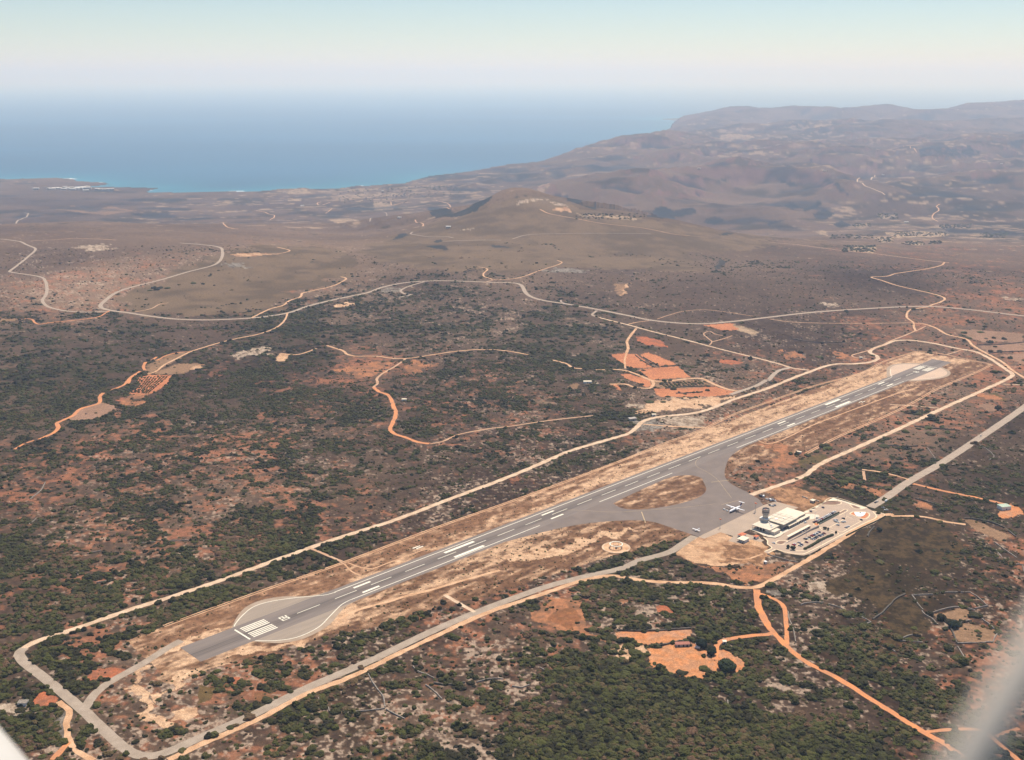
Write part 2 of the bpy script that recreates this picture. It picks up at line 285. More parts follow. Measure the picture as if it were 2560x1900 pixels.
# ------------------------------------------------------------------ what grows where (read off the photograph): px,py, green, red, pale, light, olive, farmland
SP = """200,720,.03,.25,.3,.95,0,0 100,640,.05,0,.1,.5,0,0 400,600,.05,0,.05,.5,0,0 500,720,.05,.15,.15,.85,0,0 700,700,.08,.1,.15,.85,0,0 850,640,.05,0,.1,.9,.2,0 400,560,.1,0,.05,.5,0,.05
100,520,.15,0,0,.45,0,0 700,545,.1,0,.05,.5,0,.25 950,600,.06,0,.1,.8,.3,0 1000,650,.08,0,.1,.8,.2,0 1200,640,.05,0,.1,.85,.4,0 1400,600,.08,0,.08,.8,.4,0 1700,640,.15,0,.06,.6,.2,0 1500,530,.05,0,.05,.75,.5,0
1700,560,.2,0,.05,.6,.3,0 1500,720,.06,0,.08,.3,0,0 1800,740,.06,0,.06,.25,0,0 2200,720,.06,0,.05,.25,0,0 2450,650,.12,.1,.06,.42,0,0 1300,740,.2,0,.1,.5,0,0 1650,830,.1,0,.05,.4,.2,0 2000,850,.1,0,.08,.25,0,0
60,850,.55,0,.05,.45,0,0 300,850,.5,0,.05,.45,0,0 500,790,.35,0,.05,.5,0,0 50,1000,.75,0,0,.4,0,0 230,960,.7,0,0,.4,0,0 100,1120,.7,.05,0,.4,0,0 400,1000,.8,0,.03,.4,0,0 700,900,.8,0,.03,.4,0,0 560,1000,.75,0,.05,.4,0,0
750,830,.82,0,0,.4,0,0 800,1000,.5,.15,.03,.4,0,0 920,920,.2,.5,0,.5,0,0 1000,850,.55,0,.1,.4,0,0 900,790,.5,0,.2,.5,0,0 1220,800,.35,0,.35,.5,0,0 1100,720,.4,0,.1,.45,0,0 1200,870,.55,0,.15,.4,0,0 1400,790,.7,0,.1,.4,0,0
1350,860,.7,0,.05,.4,0,0 1480,930,.5,0,.1,.4,.2,0 1150,960,.5,.2,.05,.4,0,0 1200,1060,.5,.1,.15,.35,0,0 1000,1050,.45,.05,.1,.35,0,0 880,1110,.5,.1,.05,.4,0,0 700,1100,.5,.3,.1,.4,0,0 500,1100,.5,.35,.1,.4,0,0
300,1150,.5,.4,.1,.45,0,0 300,1260,.45,.5,.1,.5,0,0 560,1240,.3,.5,.15,.5,0,0 100,1280,.5,.3,.1,.45,0,0 200,1400,.5,.35,.1,.45,0,0 50,1500,.75,.1,0,.4,0,0 400,1400,.45,.45,.1,.5,0,0 600,1350,.5,.45,.05,.5,0,0
720,1260,.45,.4,.05,.4,0,0 880,1240,.3,.1,.03,.3,0,0 800,1150,.3,.3,.1,.4,0,0 1000,1200,.35,0,.03,.3,0,0 1120,1120,.45,.05,.05,.35,0,0 1320,1060,.35,.15,.15,.4,0,0 1480,1010,.35,.05,.05,.3,.2,0
720,1430,.6,0,.05,.35,0,0 900,1360,.35,0,.05,.4,0,0 1120,1270,.3,0,.3,.4,0,0 1420,1130,.35,0,.2,.35,0,0 1700,1010,.05,0,.3,.5,0,0 500,1500,.6,0,.05,.4,0,0 360,1560,.4,.3,.2,.5,0,0
200,1620,.65,.15,0,.4,0,0 260,1700,.3,.6,.1,.5,0,0 330,1800,.05,.15,.35,.5,.2,0 480,1790,.05,.25,.45,.55,.1,0 600,1760,.12,.3,.25,.5,0,0 700,1710,.35,.2,.1,.45,0,0 600,1660,.05,.5,.5,.7,0,0 90,1700,.75,0,.05,.4,0,0
60,1820,.65,0,.1,.4,0,0 170,1800,.3,0,.5,.5,0,0 230,1870,.35,.2,.4,.5,0,0 450,1880,.3,0,.5,.55,0,0 900,1580,.5,.1,.3,.4,0,0 800,1640,.5,.2,.1,.4,0,0 1000,1680,.35,.05,.15,.4,0,0 1150,1530,.4,.1,.1,.4,0,0
900,1760,.5,0,.1,.2,.5,0 700,1180,.35,.3,.1,.35,0,0 950,1140,.3,.05,.05,.3,0,0 600,1180,.35,.4,.1,.4,0,0 1200,1470,.15,.5,.1,.5,0,0 780,1850,.5,.1,.35,.4,0,0 1000,1810,.3,.15,.45,.5,0,0 1200,1720,.35,.05,.45,.5,0,0 1150,1860,.25,0,.75,.6,0,0 1300,1760,.5,.1,.3,.4,0,0 1450,1810,.96,0,.03,.3,0,0
1600,1860,.97,0,.03,.3,0,0 1800,1860,.97,0,.03,.3,0,0 1520,1720,.92,0,.03,.3,0,0 1350,1650,.55,0,.2,.4,0,0 1390,1550,.3,.75,0,.5,0,0 1360,1490,.3,.1,.2,.4,0,0 1600,1480,.45,0,.4,.5,0,0 1500,1490,.4,.2,.35,.5,0,0
1800,1500,.75,0,.15,.3,0,0 1870,1580,.75,0,.1,.3,0,0 1750,1410,.6,0,.05,.3,0,0 1950,1520,.5,0,.2,.35,.2,0 1960,1700,.65,0,.3,.45,0,0 2120,1650,.7,.05,.05,.3,.2,0 2250,1740,.85,0,.1,.3,0,0 2350,1700,.65,.1,.15,.4,0,0 2100,1800,.75,0,.2,.45,0,0
2000,1880,.9,0,.08,.35,0,0 2330,1600,.35,.2,.2,.4,.2,0 2200,1460,.08,0,.02,.05,1,0 2300,1340,.1,0,.06,.05,.8,0 2260,1520,.12,.03,.02,.1,1,0 2150,1300,.2,0,.03,.1,.6,0 2400,1430,.3,.05,.15,.25,.5,0 2520,1480,.2,.15,.1,.3,.4,0
2020,1450,.3,.05,.5,.5,0,0 2060,1490,.2,0,.3,.4,.2,0 2400,1240,.45,0,.05,.25,.2,0 2500,1190,.2,0,.06,.22,.3,0 2420,1120,.15,0,.05,.25,.2,0 2160,1230,.95,0,0,.3,0,0 2230,1180,.5,.3,0,.4,0,0 2300,1090,.2,.35,0,.8,0,0
2200,1130,.22,.35,0,.7,0,0 2260,1040,.2,.4,.05,.8,0,0 2450,1000,.12,.4,.05,.7,0,0 2480,920,.12,.5,.05,.55,0,0 2350,1010,.15,.4,.1,.8,0,0 2450,800,.1,.3,.05,.45,0,0 2520,1060,.12,0,.05,.25,.3,0 2480,1700,.3,.6,.1,.4,0,0
600,500,.25,0,0,.5,0,.5 750,510,.2,0,0,.5,0,.55 950,500,.3,0,0,.55,0,.9 1100,470,.4,0,0,.55,0,.7 1250,445,.4,0,0,.5,0,.6 600,540,.15,0,0,.5,0,.45 1050,540,.3,0,0,.55,0,.2 2150,570,.35,0,0,.6,0,.6 2350,575,.4,0,0,.55,0,.85
2520,560,.5,0,0,.5,0,.5 2300,500,.45,0,0,.5,0,.35 2250,420,.4,0,0,.5,0,.6 2500,430,.35,0,0,.5,0,.3 2000,335,.35,0,0,.5,0,.5 1880,360,.3,0,0,.5,0,.45 1500,480,.35,0,0,.6,0,.05 1600,500,.4,0,.05,.6,0,.03 1850,450,.25,0,.03,.75,0,0
1950,540,.4,0,.05,.6,0,0 1700,430,.2,0,0,.75,0,.03 1400,420,.3,0,0,.55,0,.2 1600,380,.3,0,0,.6,0,.2 2300,310,.3,0,0,.55,0,.1 1900,290,.2,0,0,.6,0,.05 2500,290,.3,0,0,.55,0,.1 1900,1190,.05,.2,.1,.5,0,0 1980,1140,.08,.35,.05,.45,.2,0 2060,1100,.1,.35,.05,.45,.2,0 2150,1060,.12,.35,.05,.5,.1,0 1830,1080,.05,.3,.1,.5,.1,0 200,465,.05,0,0,.65,0,.1 200,500,.15,0,0,.45,0,.02""".split()
sp_ = np.array([[float(v) for v in s.split(',')] for s in SP])
sp_[:,2] = np.where(sp_[:,2] < .9, sp_[:,2]*.86, sp_[:,2]); _g = ground_at(sp_[:,0], sp_[:,1]); s_az = np.arctan2(_g[:,0], _g[:,1]); s_lr = np.log(np.hypot(_g[:,0], _g[:,1]))
def params(az, lr):
    a = az.ravel(); l = lr.ravel(); out = np.zeros((len(a), 6))
    for i in range(0, len(a), 30000):
        d2 = (a[i:i+30000,None]-s_az)**2 + (.42*(l[i:i+30000,None]-s_lr))**2
        w = 1/(d2+1e-4)**2; out[i:i+30000] = (w@sp_[:,2:])/w.sum(1)[:,None]
    return [out[:,k].reshape(az.shape) for k in range(6)]
C3 = lambda *c: np.array(c, float)
BR_D, BR_L, OLV = C3(.040,.025,.017), C3(.245,.168,.115), C3(.036,.025,.011)
GRN_D, GRN_L = C3(.020,.018,.009), C3(.040,.037,.015)
RED, PALE, FIELD = C3(.36,.155,.085), C3(.44,.34,.26), C3(.38,.28,.19)
# patches: class, outline in crop coordinates, class -> (colour a, colour b, noise size, cover of b)
CLS = {'plough':(C3(.56,.235,.115),C3(.47,.19,.095),45,.4),'peach':(C3(.60,.39,.24),C3(.34,.19,.105),16,.35),'dry':(C3(.44,.25,.135),C3(.19,.105,.058),9,.5),
 'reddry':(C3(.44,.20,.10),C3(.22,.12,.07),14,.5),'tan':(C3(.30,.19,.115),C3(.23,.145,.085),30,.5),'red':(C3(.48,.16,.075),C3(.30,.13,.075),12,.5),
 'stone':(C3(.50,.41,.32),C3(.22,.16,.11),5,.45),'orange':(C3(.60,.25,.105),C3(.50,.27,.16),14,.4),'sand':(C3(.66,.45,.29),C3(.45,.28,.17),10,.3),
 'brownfield':(C3(.20,.105,.055),C3(.30,.13,.06),18,.45),'olivefield':(C3(.16,.105,.045),C3(.10,.08,.035),25,.5),'greyrock':(C3(.30,.27,.23),C3(.13,.11,.09),6,.5),
 'pinkfield':(C3(.34,.21,.145),C3(.26,.165,.11),35,.5),'olive':(C3(.034,.024,.012),C3(.095,.064,.030),8,.42),'yardsoil':(C3(.50,.26,.14),C3(.60,.26,.11),9,.5),'grassland':(C3(.185,.130,.080),C3(.115,.082,.050),110,.45),'dark_hill':(C3(.030,.036,.036),C3(.055,.050,.045),60,.4),'farm':(C3(.45,.33,.22),C3(.20,.15,.10),30,.3)}  # includes a dark blue-green tone for patches on the far hills
PATCH = """grassland L2 1450,1250 1700,1190 2203,1020 L3 300,990 800,1180 1400,1220 1900,1330 2203,1300 2203,1450 1500,1500 1700,1600 1500,1652 600,1600 L2 2203,1652 1500,1640 900,1500 1000,1400
grassland L1 1900,1480 2203,1420 L2 600,1440 900,1600 R6 700,60 200,250 R6 0,330 R5 1500,380 1100,330 1000,260
plough R7 845,715 965,697 1085,712 1210,820 1050,830 980,800
plough R7 1105,712 1175,694 1300,740 1430,800 1270,812 1200,780
plough R7 1090,845 1170,830 1430,812 1480,860 1540,905 1300,922 1200,925
plough R7 935,880 1000,875 1190,930 1205,985 1160,995 1080,950 1000,930
plough R7 1210,1005 1750,985 1925,1035 1890,1050 1700,1072 1270,1075
plough R7 850,972 900,965 945,1020 900,1010
tan R7 1240,945 1400,925 1640,930 1720,975 1640,1000 1300,1005 1210,990
red R7 1045,560 1160,560 1290,590 1340,650 1240,645 1120,610
red R7 1790,762 1900,755 2000,775 1960,795 1820,790
plough R7 1650,457 1880,440 1970,470 1980,500 1820,503
farm R7 1900,445 2140,515 2080,538 1950,510
sand R7 1060,1205 1200,1110 1500,1085 1940,1065 1900,1085 1560,1180 1100,1212
stone R7 960,1160 1030,1140 1100,1160 1040,1180
greyrock R7 1000,1260 1190,1245 1230,1290 1050,1370 1010,1330
stone R7 1250,1260 1600,1250 1790,1235 1650,1330 1350,1310
tan R7 460,985 520,955 600,965 560,1000 480,1000
stone R7 600,940 690,942 690,960 610,955
peach R7 905,120 1030,92 960,160 975,200 930,208
tan R7 880,110 960,95 940,200 900,190
plough R5 1190,905 1270,885 1485,885 1445,960 1350,1020 1270,1060 1100,1050 1190,985
tan R5 1255,830 1340,760 1440,715 1560,690 1630,690 1500,770 1270,880
tan R5 1290,880 1520,790 1640,790 1750,790 1600,865 1480,878
peach R5 1640,850 1660,810 1790,785 1720,825
red R5 970,1110 1060,1075 1120,1085 1060,1115
reddry R5 1060,1075 1100,1050 1260,1060 1100,1150 1000,1145
pinkfield R5 640,1210 720,1170 870,1125 1020,1160 850,1260 700,1285 600,1270
stone R5 1945,755 2000,715 2203,655 R6 80,650 160,690 100,712 R5 2203,715 2050,740
peach R6 200,700 310,712 260,770 170,765
stone R5 670,72 750,90 900,108 860,115 790,105 690,88
tan R5 0,405 200,400 220,410 100,425 0,420
reddry R6 700,850 950,780 1100,770 1060,870 920,930 780,900
reddry R6 1290,850 1340,750 1500,790 1560,810 1340,880
sand R6 635,290 800,262 920,270 760,300 700,305
greyrock R6 1050,150 1240,140 1240,180 1150,185
stone L1 660,1440 850,1410 960,1450 800,1480
peach L1 1970,1500 2203,1490 L2 200,1495 60,1510 L1 2050,1520
greyrock L1 1970,1570 2150,1580 2130,1620 1990,1610
tan L1 440,1110 620,1080 850,1110 950,1085 1170,1125 900,1165 600,1125
greyrock L3 250,1640 440,1615 680,1640 600,1652 300,1652
peach L3 320,1110 480,1095 530,1140 360,1125
pinkfield R8 1590,490 1800,500 2203,530 2203,610 2000,600 1850,600 1720,560
pinkfield R8 1820,640 1990,625 2203,605 2203,680 1990,690 1900,700 1850,660
pinkfield R8 2010,715 2203,690 2203,795 2110,760
olivefield R8 1880,1045 1940,1035 2060,1100 2000,1110
reddry R8 1760,1050 1880,1050 2000,1110 1950,1130 1790,1110
pinkfield R8 1810,1150 1900,1130 1990,1180 1880,1200
reddry R8 80,690 180,670 270,735 130,740
reddry R8 510,690 600,675 690,735 600,745
stone R8 1955,215 2080,205 2150,235 2030,240
stone R8 450,280 520,265 560,285 480,292
olivefield R8 230,1620 460,1565 520,1600 460,1650 M4 250,0 300,40 320,30
reddry R8 0,1450 150,1490 270,1560 80,1650 0,1650
tan M4 1675,480 1780,480 1960,560 2130,630 1990,665 1850,600
orange M4 1985,455 2000,400 2100,345 2170,400 2180,425 2080,460
reddry M4 700,180 820,150 1010,235 940,255 800,190
reddry M4 1200,330 1300,310 1480,370 1430,400 1250,390
stone M4 350,1110 420,1070 540,1040 620,1080 520,1140 400,1130
stone M4 1530,950 1680,895 1600,940
stone M4 1320,660 1430,640 1380,690 1340,680
greyrock M4 20,1060 140,1060 120,1100 40,1100
olive M4 850,480 1100,460 1500,520 1600,700 1450,900 900,800 740,650
olive M4 640,900 900,840 1180,1000 1200,1160 1100,1400 900,1180 520,1150
olive M4 1100,1400 1200,1160 1280,1200 1440,1380 1350,1450 1080,1560 900,1600 960,1450
tan M4 1420,1290 1660,1240 1760,1280 1690,1350 1640,1370 1500,1330
tan M4 1600,1400 1750,1370 1900,1430 1980,1440 1920,1530 1640,1535 1580,1440
peach M3 1560,640 1780,575 1920,640 2100,610 M4 0,720 -30,900 M3 2080,850 1800,880 1560,850 1400,780 1500,690
dry M3 1770,690 2203,700 M4 30,760 M3 2150,850 1850,860
reddry M3 1400,790 1560,850 1800,880 2180,860 M4 280,850 0,1000 M3 2100,1050 1950,1000 1700,890
reddry B3 110,440 270,340 390,280 520,275 620,390 560,530 640,600 560,600 470,560 400,540 200,470
brownfield B3 360,370 520,330 600,430 500,540 410,490 300,450
reddry B3 870,290 960,280 1040,300 960,315
red B3 1240,325 1330,320 1400,385 1270,375
orange B3 900,545 1540,530 1548,590 1480,620 1500,640 1180,665 1150,640 895,610
yardsoil B3 1170,700 1300,680 1420,655 1540,660 1650,690 1690,760 1740,790 1700,870 1620,960 1500,935 1380,915 1300,860 1180,850 1165,760
orange B3 1540,640 1600,665 1690,715 1720,790 1680,790 1640,730 1560,690 1500,640
orange B3 1740,800 1780,700 1850,700 1960,760 2020,850 1900,935 1800,920 1700,880 1650,840
yardsoil B3 1720,860 1780,800 1900,825 1960,862 1880,915 1760,905
yardsoil B3 1000,620 1470,600 1490,640 1190,668
sand B3 830,690 920,660 1160,680 1150,760 1060,790 960,780 860,720
reddry B3 620,610 720,560 770,600 660,620
red B1 270,1170 370,1050 490,1120 460,1160 300,1210
red B1 790,880 1000,860 1130,870 960,960 800,960 760,930
sand B1 1120,1060 1180,1010 1260,1000 1310,1050 1360,1080 1330,1170 1290,1240 1400,1290 1500,1330 1450,1400 1340,1370 1200,1280 1250,1150 1240,1120
sand B1 1340,1180 1370,1080 1500,1010 1560,940 1650,850 1720,850 1640,940 1540,1020 1420,1080
sand B1 1200,860 1280,850 1230,930 1210,990 1180,970
sand B1 1480,1230 1700,1210 1720,1260 1600,1290 1450,1300
greyrock B1 300,1330 420,1210 530,1230 570,1300 540,1500 430,1420
stone B1 100,1180 180,1140 260,1160 230,1240 130,1240
olivefield B1 1700,1010 1850,1040 1820,1130 1700,1180
brownfield B2 0,1080 80,1065 185,1110 60,1150 0,1140
red B1 1980,960 2060,935 2060,990 2000,1000
sand N 1940,400 1990,310 2080,240 2203,210 N 2220,330 2080,420 1980,460
sand N 40,700 250,640 780,490 790,505 230,700 90,790
sand N 740,800 1000,690 1350,670 1600,640 1640,660 1350,720 1000,760 750,830
dry M4 0,215 60,200 180,155 440,280 545,292 330,400 180,370 90,340 0,290
sand M3 -60,790 300,735 600,650 900,578 1080,560 900,620 600,725 300,810 -40,850
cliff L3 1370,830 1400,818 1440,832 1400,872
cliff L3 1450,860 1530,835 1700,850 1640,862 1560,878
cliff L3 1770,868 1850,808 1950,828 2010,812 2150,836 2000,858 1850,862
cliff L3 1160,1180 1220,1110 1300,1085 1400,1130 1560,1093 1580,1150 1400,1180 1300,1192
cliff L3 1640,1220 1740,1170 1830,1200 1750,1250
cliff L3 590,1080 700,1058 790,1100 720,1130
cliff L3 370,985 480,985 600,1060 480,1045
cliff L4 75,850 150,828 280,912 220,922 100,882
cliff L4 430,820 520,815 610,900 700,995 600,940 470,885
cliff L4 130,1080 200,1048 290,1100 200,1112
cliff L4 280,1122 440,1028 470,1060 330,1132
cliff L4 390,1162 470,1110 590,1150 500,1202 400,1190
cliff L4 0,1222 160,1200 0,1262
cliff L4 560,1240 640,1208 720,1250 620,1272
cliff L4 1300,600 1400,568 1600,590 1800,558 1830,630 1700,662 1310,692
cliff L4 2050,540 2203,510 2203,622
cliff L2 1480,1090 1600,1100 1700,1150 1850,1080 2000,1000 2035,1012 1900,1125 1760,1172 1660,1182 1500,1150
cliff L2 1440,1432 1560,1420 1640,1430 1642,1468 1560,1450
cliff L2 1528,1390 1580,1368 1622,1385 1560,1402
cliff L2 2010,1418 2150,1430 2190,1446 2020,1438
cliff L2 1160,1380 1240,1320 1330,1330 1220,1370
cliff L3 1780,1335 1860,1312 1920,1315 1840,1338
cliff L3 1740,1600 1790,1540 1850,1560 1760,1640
stone L3 20,1075 60,1040 150,1022 270,1020 292,1040 150,1047 80,1070
stone L3 340,1040 450,1080 460,1095 350,1060
stone L2 1750,1290 1900,1280 1860,1296 1760,1300
farm L2 180,960 420,930 480,975 340,985
farm L2 240,1030 390,1020 390,1040 300,1045
farm L2 620,1200 800,1190 880,1205 700,1235
farm L2 1010,1040 1200,1080 1310,1100 1020,1118
farm L3 170,945 230,910 330,920 280,940
farm L3 540,1140 640,1165 800,1165 1140,1190 1050,1205 760,1180 600,1180
farm L3 1720,520 1800,475 1950,465 2090,490 1900,510
farm L3 1830,575 2000,545 2190,575 1950,595
farm L4 640,1460 800,1420 940,1435 900,1490 760,1475
farm L4 920,1360 1080,1350 1070,1395 980,1400
farm L4 1150,1400 1260,1385 1360,1420 1280,1425
farm L4 1010,1310 1200,1310 1400,1290 1550,1310 1560,1335 1300,1355 1100,1350
farm L4 1380,1310 1450,1285 1560,1300 1500,1320
farm L4 280,400 480,395 420,410
farm L4 730,1240 880,1230 880,1255 760,1265
farm L4 380,1300 500,1305 530,1345 420,1315
farm L4 930,1150 1120,1170 1000,1200
farm L4 1200,1055 1370,1055 1340,1075
farm L4 620,780 730,785 700,800 640,800
farm L4 1180,710 1500,700 1300,720
farm L4 1160,745 1290,750 1230,780""".split('\n')
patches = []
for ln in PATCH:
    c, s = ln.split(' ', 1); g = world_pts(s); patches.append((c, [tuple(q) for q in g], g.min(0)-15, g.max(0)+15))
def paint(X, Y, par=None):
    r = np.hypot(X, Y)
    G, RD, P, D, O, FA = par if par is not None else params(np.arctan2(X, Y), np.log(r))
    f14 = 1/(1+(r*.0022/14)**2); f5 = 1/(1+(r*.0022/5)**2)
    n60 = fbm(X, Y, 60, 4, 1); n14 = .5+(.55*fbm(X, Y, 16, 3, 2)+.45*fbm(X, Y, 7, 2, 13)-.5)*f14*1.25; n300 = fbm(X, Y, 300, 4, 3); n5 = .5+(fbm(X, Y, 5, 2, 4)-.5)*f5
    gf = .30*n60+.54*n14+.16*n300
    far = np.clip((r-3500)/3000, 0, 1)
    gf = gf*(1-far)+far*(.5*fbm(X, Y, 420, 4, 11)+.5*fbm(X, Y, 170, 3, 12))
    veg = cover(gf, G, .012, .10)*(1-.1*far)
    t = np.clip(D*np.clip(.6+.4*(r-1400)/1500, .6, 1) + (n300-.5)*.7 + (n14-.5)*.5 + (n5-.5)*.4, 0, 1)[...,None]
    c = BR_D*(1-t)+BR_L*t
    o = np.clip(O*(.6+.8*n60), 0, 1)[...,None]; c = c*(1-o)+OLV*(.75+.7*n14[...,None])*o
    rf = .38*fbm(X, Y, 45, 3, 21)+.62*(.5+(fbm(X, Y, 7, 3, 22)-.5)*f14)
    k = (cover(rf, RD*.75, .035, .09)*.8)[...,None]; c = c*(1-k)+RED*(.7+.6*n5[...,None])*k
    pf = .25*fbm(X, Y, 30, 2, 31)+.75*(.5+(fbm(X, Y, 3.4, 3, 32)-.5)*(.3+.7*f5))
    k = (cover(pf, P*.55, .02, .09)*.85)[...,None]; c = c*(1-k)+PALE*k
    ff = fbm(X, Y*2.2, 260, 3, 41)*.45+fbm(X, Y*2.4, 60, 2, 42)*.55
    k = (cover(ff, FA*.2, .012, .10)*.85)[...,None]; c = c*(1-k)+FIELD*(.8+.5*fbm(X,Y,25,2,43)[...,None])*k; veg = veg*(1-k[...,0])
    gm = np.clip(.5+(fbm(X, Y, 90, 3, 61)-.5)*3+(n5-.5)*1.2, 0, 1)[...,None]
    gc = GRN_D*(1-gm)+GRN_L*gm
    gc = gc*(.8+.5*n14[...,None])
    k = (veg*(.88-.15*far))[...,None]; c = c*(1-k)+gc*k
    # strip of cleared ground round the runway
    u, w = uw(X, Y)
    wob = (fbm(X, Y, 30, 3, 81)-.5)*14
    su = fbm(u*.35, w*1.6, 14, 4, 82); su2 = fbm(u*.5, w*1.3, 5, 3, 83)
    e = np.clip(u/1465, 0, 1)
    north = (w > -62+2*e) & (w < 20) & (u > -30+wob) & (u < 1490)
    kk = cover(su*.6+su2*.4, np.clip(.24 + .48*np.clip((u-350)/400, 0, 1) - .012*np.clip(-w-25, 0, 60)*(1-.8*np.clip((u-350)/400, 0, 1)) + .25*np.clip(1-(-w-17)/14, 0, 1), .05, .95), .04, .09)[...,None]
    grit = fbm(X, Y, 3.2, 2, 85)[...,None]
    peach = C3(.56,.375,.24)*(.55+.4*su2[...,None]+.6*grit); brn = C3(.20,.108,.06)*(.2+.8*su2[...,None]+1.0*grit)
    cn = peach*kk+brn*(1-kk)
    m = north[...,None]; c = np.where(m, cn, c); veg = np.where(north, 0, veg)
    ws = np.where(u < 560, np.interp(u, [-40,40,100,200,330,400,450,500,560], [30,40,60,85,112,122,134,148,155]), np.interp(u, [560,740,850,1050,1300,1490], [112,60,88,84,74,72]))+wob*.7*(u<500)
    south = (w >= 15) & (w < ws) & (u > -40+wob) & (u < 1490)
    fr = np.clip(.50-.014*np.clip(w-25, 0, 90)-.12*(u>740), .1, .9)+.35*np.exp(-((w-np.interp(u,[100,300,500],[38,48,58]))/7)**2)*(u<520)*(u>90)
    kk = cover(su*.5+su2*.5, fr, .04, .09)[...,None]
    cs = peach*.93*kk+brn*.8*(1-kk)
    c = np.where(south[...,None], cs, c); veg = np.where(south, 0, veg)
    bare = north | south
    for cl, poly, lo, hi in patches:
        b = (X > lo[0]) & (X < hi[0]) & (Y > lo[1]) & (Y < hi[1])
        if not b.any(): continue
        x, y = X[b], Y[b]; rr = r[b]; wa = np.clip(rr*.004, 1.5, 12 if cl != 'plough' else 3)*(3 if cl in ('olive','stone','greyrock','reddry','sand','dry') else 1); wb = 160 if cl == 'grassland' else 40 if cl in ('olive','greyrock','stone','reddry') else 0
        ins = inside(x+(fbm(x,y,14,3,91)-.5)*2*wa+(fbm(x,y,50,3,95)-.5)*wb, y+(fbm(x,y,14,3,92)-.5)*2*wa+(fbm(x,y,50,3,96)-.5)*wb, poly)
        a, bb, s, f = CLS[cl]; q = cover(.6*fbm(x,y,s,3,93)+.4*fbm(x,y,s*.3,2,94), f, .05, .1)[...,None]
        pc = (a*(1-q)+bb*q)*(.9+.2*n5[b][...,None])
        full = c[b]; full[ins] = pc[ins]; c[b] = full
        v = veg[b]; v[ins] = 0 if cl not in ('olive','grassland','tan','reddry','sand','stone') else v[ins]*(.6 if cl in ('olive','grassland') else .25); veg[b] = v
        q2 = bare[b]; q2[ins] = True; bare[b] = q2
    return np.clip(c*C3(.80,.77,.74), 0, 1), veg, bare
PAR = [upsample(q) for q in params(AZ[np.ix_(ci,cj)], np.log(RR[np.ix_(ci,cj)]))]
COL, VEG, _b = paint(GX, GY, PAR)
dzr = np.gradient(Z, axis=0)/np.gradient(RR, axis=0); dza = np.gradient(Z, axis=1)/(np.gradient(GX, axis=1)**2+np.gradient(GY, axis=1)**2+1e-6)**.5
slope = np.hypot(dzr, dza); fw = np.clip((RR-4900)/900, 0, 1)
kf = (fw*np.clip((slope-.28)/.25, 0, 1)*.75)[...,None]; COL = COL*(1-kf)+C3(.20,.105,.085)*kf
vale = np.clip((.66-rug2)/.16, 0, 1)*fw; dark_hill = fw*np.clip((slope-.62)/.2, 0, 1)
kf = (np.maximum(vale*.75, dark_hill*.85))[...,None]; COL = COL*(1-kf)+C3(.022,.028,.030)*kf; COL = COL*(1-.2*fw[...,None])
# ground mesh
nr, na = GX.shape
me = bpy.data.meshes.new('ground'); me.vertices.add(nr*na)
co = np.stack([GX, GY, Z], -1).astype(np.float32).reshape(-1); me.vertices.foreach_set('co', co)
idx = np.arange(nr*na, dtype=np.int32).reshape(nr, na)
q = np.stack([idx[:-1,:-1], idx[1:,:-1], idx[1:,1:], idx[:-1,1:]], -1).reshape(-1, 4)[:, ::-1]
keep = (LAND[:-1,:-1] | LAND[1:,:-1] | LAND[1:,1:] | LAND[:-1,1:]).reshape(-1); q = q[keep]
me.loops.add(q.size); me.loops.foreach_set('vertex_index', np.ascontiguousarray(q).ravel())
me.polygons.add(len(q)); me.polygons.foreach_set('loop_start', np.arange(0, q.size, 4, dtype=np.int32))
me.polygons.foreach_set('use_smooth', np.ones(len(q), bool)); me.update(calc_edges=True)
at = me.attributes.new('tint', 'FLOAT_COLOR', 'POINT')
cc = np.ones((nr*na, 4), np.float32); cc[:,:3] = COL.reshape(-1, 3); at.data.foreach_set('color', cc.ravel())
def ground_material():
    m = bpy.data.materials.new('ground_soil_and_scrub'); m.use_nodes = True; t = m.node_tree; b = t.nodes['Principled BSDF']
    b.inputs['Roughness'].default_value = .95; b.inputs['Specular IOR Level'].default_value = .05
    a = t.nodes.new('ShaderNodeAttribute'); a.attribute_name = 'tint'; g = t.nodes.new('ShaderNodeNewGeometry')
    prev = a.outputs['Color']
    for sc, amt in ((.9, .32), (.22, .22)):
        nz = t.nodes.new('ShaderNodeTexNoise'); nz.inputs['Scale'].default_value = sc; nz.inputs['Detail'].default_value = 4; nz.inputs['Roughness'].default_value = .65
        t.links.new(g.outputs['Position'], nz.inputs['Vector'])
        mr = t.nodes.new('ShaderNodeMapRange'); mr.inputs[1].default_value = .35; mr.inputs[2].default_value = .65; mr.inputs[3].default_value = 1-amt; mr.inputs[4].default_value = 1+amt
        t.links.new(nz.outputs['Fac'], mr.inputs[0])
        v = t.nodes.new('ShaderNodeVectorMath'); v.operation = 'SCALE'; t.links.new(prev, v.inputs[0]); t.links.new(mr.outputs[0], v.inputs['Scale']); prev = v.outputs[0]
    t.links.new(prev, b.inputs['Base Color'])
    return m
me.materials.append(ground_material())
ground = new_obj('ground', me); tag(ground, 'dry plateau with brown scrub, red soil and pale rock falling to the coast', kind='structure')
